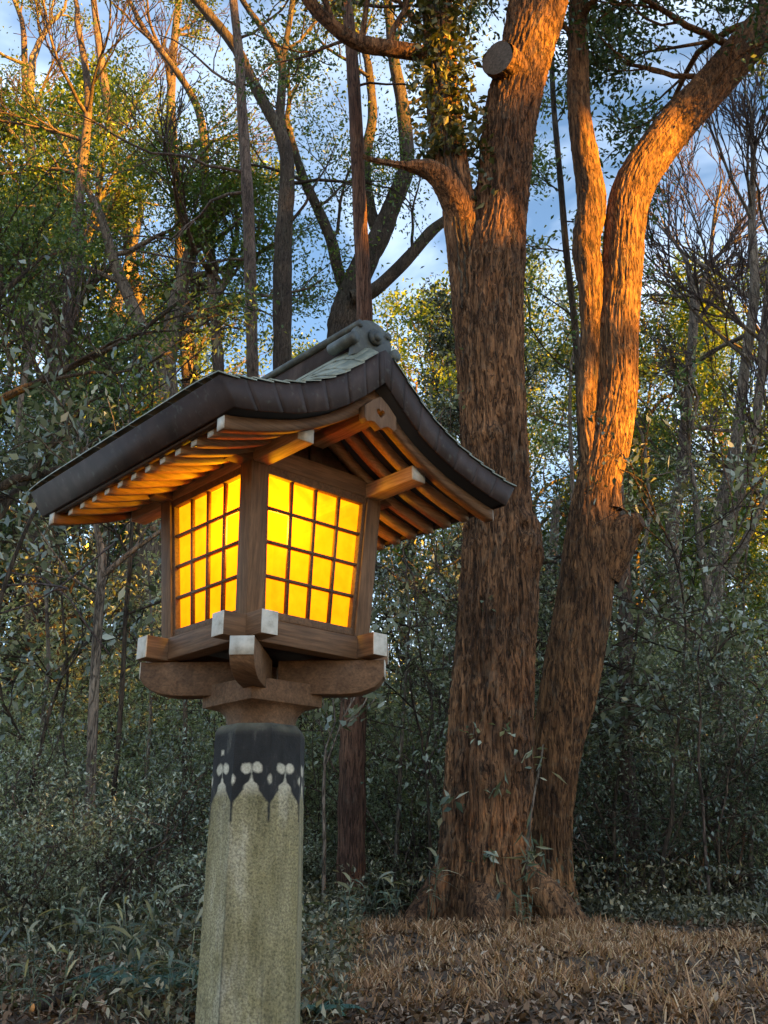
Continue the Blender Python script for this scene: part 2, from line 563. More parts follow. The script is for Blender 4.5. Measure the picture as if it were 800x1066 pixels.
# four diagonal bracket arms
for k in range(4):
    a = PSI * 0 + math.pi / 4 + k * math.pi / 2
    ca, sa = math.cos(a), math.sin(a)
    prof = [(.05, 2.060), (.372, 2.060), (.372, 2.012)]
    for t in np.linspace(0, 1, 9)[1:]:
        ang = t * math.pi / 2
        prof.append((.372 - .004 - .125 * (1 - math.cos(ang)), 2.012 - .055 * math.sin(ang)))
    prof.append((.05, 1.957 + .0005 * k))
    ab = MB(); hw = .034
    n = len(prof)
    vv = []
    for sg in (-1, 1):
        for d, z in prof:
            vv.append((d * ca - sg * hw * sa, d * sa + sg * hw * ca, z + .0008 * k))
    ab.poly(vv, [list(range(n))[::-1], list(range(n, 2 * n))] + [[q, (q + 1) % n, n + (q + 1) % n, n + q] for q in range(n)])
    ar = part('bracket_arm', ab, M['wood_u'], bevel=.002)
    eb = MB(); vv = []
    for z in (2.010, 2.0602 + .0008 * k):
        for d in (.3715, .3745):
            for sg in (-1, 1):
                vv.append((d * ca - sg * (hw - .0005) * sa, d * sa + sg * (hw - .0005) * ca, z))
    eb.hexa(vv)
    part('painted_end', eb, M['white'], ar)

# base beams with white painted ends
bo, bw, be, z2, z1 = .2333, .0564, .3053, 2.0645, 2.133
for ax in (0, 1):
    for sg in (-1, 1):
        mb = MB()
        lo, hi = sorted((sg * bo, sg * (bo - bw)))
        dz = .003 * ax
        if ax == 0: mb.box(-be, be, lo, hi, z2 + dz, z1 + dz)
        else: mb.box(lo, hi, -be, be, z2 + dz, z1 + dz)
        bm_ = part('base_beam', mb, M['wood_v' if ax else 'wood_u'], bevel=.002)
        for s2 in (-1, 1):
            e = MB()
            l2, h2 = sorted((s2 * (be - .0005), s2 * (be + .003)))
            if ax == 0: e.box(l2, h2, lo + .001, hi - .001, z2 + dz + .001, z1 + dz - .001)
            else: e.box(lo + .001, hi - .001, l2, h2, z2 + dz + .001, z1 + dz - .001)
            part('painted_end', e, M['white'], bm_, bevel=.001)
fl = MB(); fl.box(-.19, .19, -.19, .19, 2.10, 2.12)
part('floor_board', fl, M['wood_dark'])

# corner posts (flaring outwards towards the top)
def flare(z): return .0235 / .405 * (z - 2.16)
zp0, zp1 = 2.1335, 2.592
for sx in (-1, 1):
    for sy in (-1, 1):
        mb = MB(); vv = []
        for z in (zp0, zp1):
            o_ = .2308 + flare(z); i_ = o_ - .058
            for y in sorted((sy * o_, sy * i_)):
                for x in sorted((sx * o_, sx * i_)):
                    vv.append((x, y, z))
        mb.hexa(vv)
        part('corner_post', mb, M['wood_z'], bevel=.0025)

# windows: frame, lattice of 4 x 4 panes, paper
for k in range(4):
    a = k * math.pi / 2
    ca, sa = math.cos(a), math.sin(a)
    def W(s, off, z):
        # s along the face, off outward offset from the pane plane
        d = .213 + flare(z) + off
        x, y = s, -d
        return (x * ca - y * sa, x * sa + y * ca, z)
    def hw_(z): return .1609 + (.1853 - .1609) / .4055 * (z - 2.16)
    def slab(mb, s0, s1, za, zb_, o0, o1, rel=True):
        vv = []
        for z in (za, zb_):
            for o_ in (o1, o0):
                for s in (s0, s1):
                    vv.append(W(s * hw_(z) if rel else s, o_, z))
        mb.hexa(vv)
    fm = MB()
    def hwabs(z): return .2308 + flare(z) - .057
    zt, zb = 2.5655, 2.16
    slab(fm, -1.08, 1.08, zt, 2.592, -.012, .010)
    slab(fm, -1.09, 1.09, 2.137, zb, -.012, .010)
    for sg in (-1, 1):
        vv = []
        for z in (zb, zt):
            for o_ in (.009, -.013):
                for s in sorted((sg * hw_(z), sg * (hwabs(z) + .001))):
                    vv.append(W(s, o_, z))
        fm.hexa(vv)
    wi = part('window', fm, M['wood_frame'], bevel=.001)
    lt = MB()
    mw = .0042
    for q in (-.5, 0, .5):
        vv = []
        for z in (zb, zt):
            for o_ in (.004, -.008):
                for s in (-mw, mw):
                    vv.append(W(q * hw_(z) + s, o_, z))
        lt.hexa(vv)
    for q in (1, 2, 3):
        zc = zb + (zt - zb) * q / 4
        slab(lt, -1, 1, zc - mw, zc + mw, -.007, .005)
    part('lattice', lt, M['wood_frame'], wi)
    pp = MB()
    pp.add([W(-hw_(zb) * 1.01, -.0095, zb - .003), W(hw_(zb) * 1.01, -.0095, zb - .003), W(hw_(zt) * 1.01, -.0095, zt + .003), W(-hw_(zt) * 1.01, -.0095, zt + .003)], [(0, 1, 2, 3)])
    part('paper_pane', pp, M['paper'], wi)

# tie beams (along the gable) and purlins (along the ridge)
for sg in (-1, 1):
    mb = MB(); mb.box(-.315, .315, *sorted((sg * .250, sg * .194)), 2.590, 2.652)
    part('tie_beam', mb, M['wood_u'], bevel=.002)
for sg in (-1, 1):
    mb = MB(); mb.box(*sorted((sg * .249, sg * .193)), -.462, .462, 2.587, 2.634)
    pu = part('purlin', mb, M['soffit_v'], bevel=.002)
    for s2 in (-1, 1):
        e = MB(); e.box(*sorted((sg * .248, sg * .194)), *sorted((s2 * .4615, s2 * .465)), 2.588, 2.633)
        part('painted_end', e, M['white'], pu)
mb = MB(); mb.box(-.026, .026, -.466, .466, 2.712, 2.757)
part('ridge_purlin', mb, M['soffit_v'], bevel=.002)

# roof curves
_u = np.array([0, .03, .05, .08, .14, .165, .22, .30, .375, .44, .50, .571])
_t = np.array([2.925, 2.905, 2.885, 2.855, 2.803, 2.782, 2.746, 2.707, 2.680, 2.662, 2.648, 2.634])
_b = np.array([2.815, 2.788, 2.770, 2.744, 2.697, 2.682, 2.652, 2.617, 2.594, 2.577, 2.564, 2.553])
_l = np.array([2.752, 2.731, 2.717, 2.697, 2.660, 2.645, 2.617, 2.581, 2.556, 2.537, 2.522, 2.510])
def smooth_curve(tab):
    uu = np.linspace(0, .571, 200)
    y = np.interp(uu, _u, tab)
    k = np.ones(13) / 13
    y2 = np.convolve(np.pad(y, 6, mode='reflect', reflect_type='odd'), k, 'valid')
    return lambda u: np.interp(np.abs(u), uu, y2)
Tc, Bc, Lc = smooth_curve(_t), smooth_curve(_b), smooth_curve(_l)
GV = .5534
us = np.linspace(-1, 1, 61)

# roof body (dark sheathing), band bottom narrower than top
rb = MB()
RT, RB = .565, .520
top = [(s * RT, float(Tc(s * RT)) - .003) for s in us]
bot = [(s * RB, float(Bc(s * RB)) + .002) for s in us]
n = len(us); vv = []
for v_ in (-GV + .005, GV - .005):
    vv += [(u, v_, z) for u, z in top] + [(u, v_, z) for u, z in bot]
f = []
n2_ = 2 * n
for q in range(n - 1):
    f.append((q, q + 1, n2_ + q + 1, n2_ + q))
    f.append((n + q, n2_ + n + q, n2_ + n + q + 1, n + q + 1))
    f.append((q, n + q, n + q + 1, q + 1))
    f.append((n2_ + q, n2_ + q + 1, n2_ + n + q + 1, n2_ + n + q))
f.append((0, n2_, n2_ + n, n)); f.append((n - 1, 2 * n - 1, n2_ + 2 * n - 1, n2_ + n - 1))
rb.add(vv, f)
roof = part('roof', rb, M['seam'])

# copper edge plates on both gables and both eaves
eb = MB()
def plate(mb, P, nu, thick_vec):
    """P(i/nu, t) gives the outer surface; t 0 top, 1 bottom"""
    vv = []
    for q in range(nu + 1):
        for t in (0, 1):
            p = np.array(P(q / nu, t))
            vv += [p, p - thick_vec]
    f = []
    for q in range(nu):
        a, b_ = 4 * q, 4 * q + 4
        f += [(a, a + 2, b_ + 2, b_), (a, b_, b_ + 1, a + 1), (a + 2, a + 3, b_ + 3, b_ + 2)]
    f += [(0, 1, 3, 2), (4 * nu, 4 * nu + 2, 4 * nu + 3, 4 * nu + 1)]
    mb.add(vv, f)
for sg in (-1, 1):
    cuts = np.array([-1, -.855, -.70, -.55, -.40, -.26, -.14, -.045, .045, .14, .26, .40, .55, .70, .855, 1])
    for a, c in zip(cuts[:-1], cuts[1:]):
        g_ = .0016
        off = rng.uniform(-.0008, .0008)
        def P(q, t, a=a, c=c, off=off, sg=sg):
            s = a + g_ + (c - a - 2 * g_) * q
            if t == 0: u = s * .571; z = float(Tc(u)) - .001
            else: u = s * .524; z = float(Bc(u))
            return (u, sg * (GV + off), z)
        plate(eb, P, 6, np.array([0, sg * .006, 0]))
for sg in (-1, 1):
    for a in (-1,):
        c = 1
        off = 0
        def P(q, t, a=a, c=c, sg=sg, off=off):
            s = a + .0008 + (c - a - .0016) * q
            return (sg * ((.571 if t == 0 else .524) + off), s * GV, float(Tc(.571)) - .001 if t == 0 else float(Bc(.524)))
        plate(eb, P, 2, np.array([sg * .006, 0, 0]))
part('copper_edge', eb, M['copper'], roof)

def mino(u, v_):
    t = np.clip((GV + .006 - abs(v_)) / .17, 0, 1)
    return float((.010 + .062 * np.clip(1 - abs(u) / .40, 0, 1)) * (1 - (1 - t) ** 2.2))


# copper plates of the roof surface, in overlapping courses
tb = MB()
arc = np.linspace(.045, .577, 400)
for sg in (-1, 1):
    edges = np.linspace(.577, .045, 11)
    for ci, (ua, ub) in enumerate(zip(edges[:-1], edges[1:])):
        e_v = np.array([0, .035, .075, .12, .18]) if ci % 2 else np.array([0, .055, .10, .16])
        vs_ = np.concatenate([-GV - .006 + e_v, np.linspace(-GV + .25, GV - .25, 7), GV + .006 - e_v[::-1]])
        for va, vb in zip(vs_[:-1], vs_[1:]):
            if vb - va < .01: continue
            vv = []
            for q in range(4):
                u = ua + (ub - .012 - ua) * q / 3
                lift = .0075 * (1 - q / 3) + .001 + rng.uniform(0, .0006)
                for v_ in (va + .0012, vb - .0012):
                    z = float(Tc(min(u, .571))) + mino(u, v_)
                    vv += [(sg * u, v_, z + lift), (sg * u, v_, z + lift - .004)]
            f = []
            for q in range(3):
                a = 4 * q; b_ = a + 4
                f += [(a, a + 2, b_ + 2, b_), (a, b_, b_ + 1, a + 1), (a + 2, a + 3, b_ + 3, b_ + 2)]
            f += [(0, 1, 3, 2)]
            tb.add(vv, f)
part('copper_roofing', tb, M['patina'], roof)
# soffit boards
sb = MB()
for sg in (-1, 1):
    uu = np.linspace(0, .505, 24)
    vv = []
    for u in uu:
        z = float(Lc(u)) + .050
        for v_ in (-.472, .472):
            vv += [(sg * u, v_, z), (sg * u, v_, z + .009)]
    f = []
    for q in range(len(uu) - 1):
        a = 4 * q; b_ = a + 4
        f += [(a, a + 2, b_ + 2, b_), (a + 1, b_ + 1, b_ + 3, a + 3)]
    sb.add(vv, f)
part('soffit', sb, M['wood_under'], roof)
es_ = MB()
for sg in (-1, 1):
    es_.box(*sorted((sg * .494, sg * .512)), -.50, .50, float(Lc(.5)) + .031, float(Bc(.5)) - .001)
part('eave_strip', es_, M['wood_dark'], roof)

# rafters
for sg in (-1, 1):
    for k in range(11):
        vc = (k - 5) * .081
        mb = MB(); uu = np.linspace(.015, .492, 14); vv = []
        for u in uu:
            z0 = float(Lc(u)) + .012
            for v_ in (vc - .0145, vc + .0145):
                vv += [(sg * u, v_, z0), (sg * u, v_, z0 + .038)]
        f = []
        for q in range(len(uu) - 1):
            a = 4 * q; b_ = a + 4
            f += [(a, a + 2, b_ + 2, b_), (a + 1, b_ + 1, b_ + 3, a + 3), (a, b_, b_ + 1, a + 1), (a + 2, a + 3, b_ + 3, b_ + 2)]
        e_ = 4 * (len(uu) - 1)
        f += [(0, 1, 3, 2), (e_, e_ + 2, e_ + 3, e_ + 1)]
        mb.add(vv, f)
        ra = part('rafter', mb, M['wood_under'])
        e = MB(); ue = .492
        z0 = float(Lc(ue)) + .0125
        e.box(*sorted((sg * .4915, sg * .4935)), vc - .0135, vc + .0135, z0, z0 + .022)
        part('painted_end', e, M['white'], ra)

# bargeboards and gable pendants, gable walls
for sg in (-1, 1):
    for side in (-1, 1):
        mb = MB(); uu = np.linspace(0.0, .515, 26); vv = []
        for u in uu:
            zt_, zb_ = float(Bc(u)) - .004, float(Lc(u))
            for v_ in (sg * .505, sg * .473):
                vv += [(side * u, v_, zb_), (side * u, v_, zt_)]
        f = []
        for q in range(len(uu) - 1):
            a = 4 * q; b_ = a + 4
            f += [(a, a + 1, b_ + 1, b_), (a + 2, b_ + 2, b_ + 3, a + 3), (a, b_, b_ + 2, a + 2), (a + 1, a + 3, b_ + 3, b_ + 1)]
        e_ = 4 * (len(uu) - 1)
        f += [(e_, e_ + 1, e_ + 3, e_ + 2)]
        mb.add(vv, f)
        ba = part('bargeboard', mb, M['wood_u'])
        e = MB(); u = .515
        e.box(*sorted((side * .5145, side * .518)), *sorted((sg * .504, sg * .474)), float(Lc(u)) + .001, float(Bc(u)) - .006)
        part('painted_end', e, M['white'], ba)
    # pendant with a heart-shaped opening
    out = [(0, 2.776), (.03, 2.757), (.062, 2.728), (.062, 2.690), (.052, 2.680), (.040, 2.686), (.026, 2.687), (.012, 2.680), (0, 2.672)]
    out = out + [(-u, z) for u, z in out[-2:0:-1]]
    nO = len(out)
    inn = []
    for q in range(nO):
        a = math.pi / 2 - 2 * math.pi * q / nO
        hx = math.sin(2 * math.pi * q / nO)
        x = .019 * hx ** 3 if False else .0175 * math.sin(2 * math.pi * q / nO)
        t = 2 * math.pi * q / nO
        x = 16 * math.sin(t) ** 3
        y = 13 * math.cos(t) - 5 * math.cos(2 * t) - 2 * math.cos(3 * t) - math.cos(4 * t)
        inn.append((x * .00105, 2.722 + y * .00105))
    mb = MB(); vv = []
    for v_ in (sg * .533, sg * .506):
        vv += [(u, v_, z) for u, z in out] + [(u, v_, z) for u, z in inn]
    f = []
    o2 = 2 * nO
    for q in range(nO):
        r_ = (q + 1) % nO
        f += [(q, r_, nO + r_, nO + q), (o2 + q, o2 + nO + q, o2 + nO + r_, o2 + r_), (q, o2 + q, o2 + r_, r_), (nO + q, nO + r_, o2 + nO + r_, o2 + nO + q)]
    mb.add(vv, f)
    part('gable_pendant', mb, M['wood_z'], bevel=.001)
    mb = MB()
    uu = np.linspace(-.30, .30, 21)
    poly = [(u, float(Lc(u)) + .049) for u in uu]
    poly = [(-.30, 2.63)] + poly + [(.30, 2.63)] if False else [(u, z) for u, z in poly]
    poly = [p for p in poly if p[1] > 2.655]
    poly = [(poly[0][0], 2.652)] + poly + [(poly[-1][0], 2.652)]
    mb.prism(poly, 1, sg * .205, sg * .222)
    part('gable_wall', mb, M['wood_dark'])
    mb = MB(); mb.box(-.022, .022, *sorted((sg * .2225, sg * .236)), 2.6525, 2.712)
    part('gable_strut', mb, M['wood_dark'])

# ridge
mb = MB()
sec = [(.058, 2.895), (.055, 2.995)] + [(.055 * math.cos(a), 2.998 + .028 * math.sin(a)) for a in np.linspace(.2, math.pi - .2, 9)] + [(-.055, 2.995), (-.058, 2.895)]
mb.prism(sec, 1, -.475, .475)
ridge = part('ridge_cap', mb, M['copper'])
rl = MB()
for sg in (-1, 1):
    th = np.linspace(0, 2 * math.pi, 17)[:-1]
    for s2 in (-1, 1):
        rl.prism([(sg * .084 + .019 * math.cos(a), 2.955 + .019 * math.sin(a)) for a in th], 1, *sorted((s2 * .40, s2 * .512)))
    rl.prism([(sg * .058 + .012 * math.cos(a), 3.014 + .012 * math.sin(a)) for a in th], 1, -.506, .506)
part('ridge_roll', rl, M['patina_dark'], ridge)
for sg in (-1, 1):
    mb = MB()
    sec = [(.084, 2.900), (.074, 2.96), (.072, 2.995)] + [(.066 * math.cos(a), 2.998 + .046 * math.sin(a)) for a in np.linspace(.15, math.pi - .15, 11)] + [(-.072, 2.995), (-.074, 2.96), (-.084, 2.900), (-.04, 2.912), (0, 2.932), (.04, 2.912)]
    mb.prism(sec, 1, *sorted((sg * .476, sg * .502)))
    ep = part('end_plate', mb, M['ridge'], ridge, bevel=.004)
    mb = MB()
    th = np.linspace(0, 2 * math.pi, 21)[:-1]
    for rad, w in ((.026, .516), (.015, .524)):
        mb.prism([(rad * math.cos(a), 2.985 + rad * math.sin(a)) for a in th], 1, *sorted((sg * .5005, sg * w)))
    part('boss', mb, M['ridge'], ridge)

# the lamp inside
ld = bpy.data.lights.new('lamp_bulb', 'POINT')
ld.energy = 3.7
ld.color = (1, .72, .05)
ld.shadow_soft_size = .042
lo = bpy.data.objects.new('lamp_bulb', ld)
COL.objects.link(lo)
lo.parent = lantern
lo.location = (-.108, -.10, 2.468 - BZ)


# ------------------------------------------------------------------ vegetation helpers
def unit(v):
    v = np.asarray(v, float)
    return v / (np.linalg.norm(v, axis=-1, keepdims=True) + 1e-9)


def leaves(mb, c, L, W, up=.6, dirs=None, fold=.12, spread=1.0, r=rng, tri=False, jit=.35):
    """one leaf blade per row of c"""
    n = len(c)
    d = r.normal(size=(n, 3))
    if dirs is not None:
        d = dirs + d * spread
    d[:, 2] -= .15
    d = unit(d)
    nr = r.normal(size=(n, 3)) * .8
    nr[:, 2] += up * 2
    s = unit(np.cross(d, nr))
    nr = np.cross(s, d)
    L = L * r.uniform(1 - jit, 1 + jit, (n, 1))
    W = W * r.uniform(1 - jit, 1 + jit, (n, 1))
    b_ = c
    m1 = c + d * L * .42
    rr_ = m1 + s * W * .5 + nr * W * fold
    ll = m1 - s * W * .5 + nr * W * fold
    tip = c + d * L - nr * L * .12
    v = np.stack([b_, rr_, tip, ll], 1).reshape(-1, 3)
    i = np.arange(n)[:, None] * 4
    if tri:
        mb.add(v, None, np.concatenate([i + np.array([[0, 1, 2]]), i + np.array([[0, 2, 3]])]))
    else:
        mb.add(v, i + np.array([[0, 1, 2, 3]]))


def blades(mb, base, d, L, W, droop=.5, seg=3, r=rng):
    """long arching grass-like blades; base (n,3), d (n,3) start direction"""
    n = len(base)
    d = unit(d)
    L = np.asarray(L).reshape(-1, 1) * np.ones((n, 1)); W = np.asarray(W).reshape(-1, 1) * np.ones((n, 1))
    side = unit(np.cross(d, np.array([0, 0, 1.]) + r.normal(size=(n, 3)) * .3))
    vs = []
    for k in range(seg + 1):
        t = k / seg
        c = base + d * L * t + np.array([0, 0, -1.]) * L * droop * t * t
        w = W * (1 - t) ** .6 * (.5 + .8 * min(1, t * 3)) * .5 if k < seg else W * .02
        vs += [c - side * w, c + side * w]
    v = np.stack(vs, 1).reshape(-1, 3)
    m_ = 2 * (seg + 1)
    i = np.arange(n)[:, None] * m_
    q = np.concatenate([i + np.array([[2 * k, 2 * k + 1, 2 * k + 3, 2 * k + 2]]) for k in range(seg)])
    mb.add(v, q)


def catmull(P, n):
    P = np.asarray(P, float)
    t = np.linspace(0, len(P) - 1, n)
    i = np.clip(t.astype(int), 0, len(P) - 2)
    f = (t - i)[:, None]
    g_ = lambda k: P[np.clip(k, 0, len(P) - 1)]
    p0, p1, p2, p3 = g_(i - 1), g_(i), g_(i + 1), g_(i + 2)
    return .5 * (2 * p1 + (p2 - p0) * f + (2 * p0 - 5 * p1 + 4 * p2 - p3) * f ** 2 + (3 * p1 - p0 - 3 * p2 + p3) * f ** 3)


def trunk(mb, P, Rr, sides=96, step=.02, ridge=.02, flare=0, lobes=5, ph=0, bumps=(), seed=0, rf=30, tf=5, cap=False, flh=.45):
    """thick trunk with fissured bark in its geometry"""
    P = np.asarray(P, float); Rr = np.asarray(Rr, float)
    ln = np.linalg.norm(np.diff(P, axis=0), axis=1).sum()
    n = int(ln / step)
    C = catmull(P, n)
    rad = catmull(np.stack([Rr] * 3, 1), n)[:, 0]
    tg = unit(np.gradient(C, axis=0))
    ref = np.array([0, 1., 0])
    a = unit(np.cross(ref, tg)); b_ = np.cross(tg, a)
    th = np.arange(sides) / sides * 2 * math.pi
    s = np.concatenate([[0], np.cumsum(np.linalg.norm(np.diff(C, axis=0), axis=1))])
    TH_, S_ = np.meshgrid(th, s)
    Rm = rad[:, None] * np.ones_like(TH_)
    cx, cy = np.cos(TH_), np.sin(TH_)
    rr0 = rad.mean()
    k = rr0 * rf
    wx = 1.6 * (vn(cx * 2 + seed, cy * 2, S_ * 1.2) - .5)
    # long plates: ridged noise stretched along the trunk
    r1 = 1 - np.abs(2 * vn(cx * k + wx + seed, cy * k + wx, S_ * tf) - 1)
    r2 = 1 - np.abs(2 * vn(cx * k * 2.1 + seed + 9, cy * k * 2.1 + wx, S_ * tf * 2.7) - 1)
    r3 = vn(cx * k * 4 + seed, cy * k * 4, S_ * tf * 6)
    big = vn(cx * 1.3 + seed, cy * 1.3, S_ * .7) - .5
    D = ridge * (1.1 * r1 ** 1.5 + .6 * r2 + .35 * r3 - 1.0) + rr0 * .16 * big
    if flare:
        lob = .5 + .5 * np.cos(lobes * TH_ + ph + .8 * np.sin(2 * TH_ + ph))
        D = D + flare * np.exp(-S_ / flh) * (.3 + lob)
    for (s0, t0, amp, sg) in bumps:
        dt = (TH_ - t0 + math.pi) % (2 * math.pi) - math.pi
        D = D + amp * np.exp(-(((S_ - s0) / sg) ** 2 + (dt * rr0 / sg) ** 2))
    Rm = Rm + D
    v = C[:, None, :] + Rm[..., None] * (cx[..., None] * a[:, None, :] + cy[..., None] * b_[:, None, :])
    i = np.arange(n - 1)[:, None] * sides
    j = np.arange(sides)[None, :]
    q = np.stack([i + j, i + (j + 1) % sides, i + sides + (j + 1) % sides, i + sides + j], -1).reshape(-1, 4)
    vv = v.reshape(-1, 3)
    t = None
    if cap:
        vv = np.vstack([vv, C[-1]])
        e = (n - 1) * sides
        t = [(e + u, e + (u + 1) % sides, n * sides) for u in range(sides)]
    mb.add(vv, q, t)
    return C, rad


def limb(mb, tw, p, d, L, r0, lvl, cfg, tips, r, taper=.35):
    n = max(3, int(L / cfg['seg']) + 1) if lvl < cfg['levels'] else 4
    pts = [np.array(p)]
    d = unit(d)
    st = L / n
    for k in range(n):
        d = unit(d + r.normal(size=3) * cfg['wob'] + np.array([0, 0, cfg['trop']]))
        pts.append(pts[-1] + d * st)
    pts = np.array(pts)
    rad = np.linspace(r0, max(r0 * taper, cfg['rmin']), n + 1)
    (mb if (r0 > cfg['split'] or tw is None) else tw).tube(pts, rad, 8 if r0 > .06 else (5 if r0 > .025 else 3))
    if lvl >= cfg['levels']:
        dd = unit(pts[-1] - pts[0])
        for k in range(1, n + 1):
            tips.append((pts[k], dd))
        return
    nc = cfg['kids'][min(lvl, len(cfg['kids']) - 1)]
    for c in range(nc):
        t = cfg['t0'] + (1 - cfg['t0']) * (c + r.uniform(.2, .9)) / nc
        k = min(n - 1, int(t * n))
        f = t * n - k
        q = pts[k] * (1 - f) + pts[min(k + 1, n)] * f
        ax = unit(pts[min(k + 1, n)] - pts[k])
        az = r.uniform(0, 2 * math.pi)
        o1 = unit(np.cross(ax, [.3, .5, .8])); o2 = np.cross(ax, o1)
        an = R(r.uniform(*cfg['ang']))
        nd = ax * math.cos(an) + (o1 * math.cos(az) + o2 * math.sin(az)) * math.sin(an)
        nd[2] += cfg.get('lift', .1)
        rl_ = np.interp(t, [0, 1], [r0, r0 * taper])
        limb(mb, tw, q, nd, L * cfg['lr'] * r.uniform(.75, 1.2) * (1.15 - .4 * t), max(rl_ * .62, cfg['rmin']), lvl + 1, cfg, tips, r, taper)


def crown(mb, tips, per, L, W, sc, r, up=.6, keep=1.0, clump=0.0):
    P = np.array([t[0] for t in tips]); D = np.array([t[1] for t in tips])
    if keep < 1:
        m_ = r.random(len(P)) < keep
        P, D = P[m_], D[m_]
    P = np.repeat(P, per, 0); D = np.repeat(D, per, 0)
    P = P + r.normal(size=P.shape) * np.array([sc, sc, sc * .7])
    leaves(mb, P, L, W, up, D, r=r, spread=1.2)


def traced(rows, Yd):
    """photo trace [(x, y, half_width_px)] -> world centre line and radii at depth Yd (or per-point depth)"""
    P, Q = [], []
    for k, (x, y, w) in enumerate(rows):
        yd = Yd if np.isscalar(Yd) else np.interp(k, np.linspace(0, len(rows) - 1, len(Yd)), Yd)
        p = at(x, y, yd)
        P.append(p); Q.append(w * depth_of(p) / F)
    return np.array(P), np.array(Q)


# ------------------------------------------------------------------ BIG DOUBLE TRUNK (camphor)
YB = 8.0
rows = [(503, 985, 46), (503, 955, 46), (504, 924, 45.5), (506, 877, 44.5), (511, 785, 42.5), (515, 692, 40), (520, 600, 38), (519, 535, 33),
        (515, 450, 32), (512, 380, 33), (511, 310, 34), (516, 260, 31), (522, 225, 25), (527, 169, 24), (533, 112, 25), (547, 56, 25), (560, 0, 28), (572, -60, 28), (585, -140, 27), (600, -260, 25), (618, -420, 22)]
P, Q = traced(rows, YB)
big_base = P[1].copy(); big_base[2] = float(gz(P[1][0], P[1][1]))
big = thing('camphor_tree', 'massive rough-barked camphor trunk, thickest in view, forking high beside the lantern roof', 'tree', big_base)
sh = -big_base
mb = MB()
trunk(mb, P, Q, 330, .022, .034, .10, 5, 1.2, bumps=[(3.2, 5.5, .10, .17), (3.0, 5.7, .05, .1), (3.22, 5.3, -.07, .05), (2.2, 4.6, .035, .13), (1.3, 4.3, .035, .15), (4.1, 4.5, .03, .12)], seed=4, flh=.35)
# left stem
rows = [(494, 380, 14), (490, 330, 18), (486, 280, 18), (479, 225, 17), (470, 170, 17), (462, 110, 16), (458, 50, 15), (452, -20, 15), (440, -120, 14), (420, -260, 12), (405, -380, 9)]
P2, Q2 = traced(rows, YB - .02)
trunk(mb, P2, Q2, 140, .025, .02, seed=8)
# lit stub on the left stem with thin side branch
rows = [(486, 240, 12), (474, 210, 14), (463, 190, 13), (450, 179, 11), (434, 174, 7), (417, 172, 3.2), (395, 168, 2.2), (378, 163, 1.2)]
P3, Q3 = traced(rows, [7.95, 7.7, 7.6, 7.6])
trunk(mb, P3, Q3, 40, .02, .014, seed=12)
# dark limb reaching left over the roof
rows = [(458, 60, 9), (435, 55, 8), (405, 50, 8), (376, 45, 8), (350, 30, 7), (325, 5, 6), (300, -30, 5), (260, -80, 4)]
P4, Q4 = traced(rows, [8, 7.6, 7.2])
trunk(mb, P4, Q4, 36, .03, .012, seed=15)
# surface root
rows = [(543, 895, 10), (556, 918, 15), (574, 938, 17), (594, 957, 15), (614, 972, 11), (636, 988, 7)]
P5, Q5 = traced(rows, [7.9, 7.75, 7.6])
trunk(mb, P5, Q5, 48, .02, .014, seed=21)
for (rr_, yy) in (([(470, 900, 14), (452, 935, 16), (436, 958, 14), (420, 975, 8)], [7.9, 7.8, 7.6]), ([(505, 930, 20), (506, 955, 18), (508, 985, 10)], [7.75, 7.55, 7.4])):
    Pq, Qq = traced(rr_, yy)
    trunk(mb, Pq, Qq, 48, .02, .02, seed=31)
# canopy branches
tips = []
cfg = dict(levels=3, kids=[6, 5, 4], lr=.55, ang=(25, 65), wob=.16, trop=.04, seg=.25, rmin=.008, split=0, t0=.3, lift=.05)
r8 = np.random.default_rng(81)
for p, d, L, r0 in [(P4[-2], unit(P4[-1] - P4[-3]), 2.2, .05), (P4[3], (.1, -.2, 1.), 1.6, .035), (P4[2], (.2, -.2, 1.), 1.7, .035), (P4[4], (-.4, -.1, .8), 1.8, .035), (P2[6], (-.7, -.3, .4), 1.6, .035), (P[-3], (.5, -.3, .6), 3.0, .09), (P[-2], (-.4, .2, .8), 3.2, .09), (P2[-2], (-.6, 0, .6), 2.6, .07), (P2[-3], (-.8, -.3, .3), 2.4, .06)]:
    limb(mb, None, p, d, L, r0, 1, cfg, tips, r8)
obj('trunk', mb, M['bark_big'], big, True, sh)
cr = MB()
crown(cr, tips, 16, .085, .036, .16, r8)
obj('crown', cr, M['leaf_ivy'], big, False, sh)
sp_, sq_ = traced([(550, 100, 17), (540, 84, 19), (528, 70, 19), (518, 60, 18)], [8.0, 7.9, 7.68])
stub = MB()
Cs, rs_ = trunk(stub, sp_, sq_, 60, .015, .012, seed=61)
obj('branch_stub', stub, M['bark_big'], big, True, sh)
ax = unit(Cs[-1] - Cs[-4]); o1 = unit(np.cross(ax, [0, 0, 1.])); o2 = np.cross(ax, o1)
sc_ = MB()
vv = [Cs[-1] - ax * .004]
for rr_ in (.25, .5, .75, 1.0):
    for a_ in np.linspace(0, 2 * math.pi, 33)[:-1]:
        k_ = rs_[-1] * rr_ * 1.0 * (1 + .05 * math.sin(3 * a_ + 1))
        vv.append(Cs[-1] + k_ * (math.cos(a_) * o1 + math.sin(a_) * o2) + ax * (.006 * math.sin(rr_ * 9) - .01 * rr_ ** 4))
tt = [(0, 1 + q, 1 + (q + 1) % 32) for q in range(32)]
qq = [(1 + 32 * l + q, 33 + 32 * l + q, 33 + 32 * l + (q + 1) % 32, 1 + 32 * l + (q + 1) % 32) for l in range(3) for q in range(32)]
sc_.add(vv, qq, tt)
m, nt, b = mat_new('weathered_cut_wood')
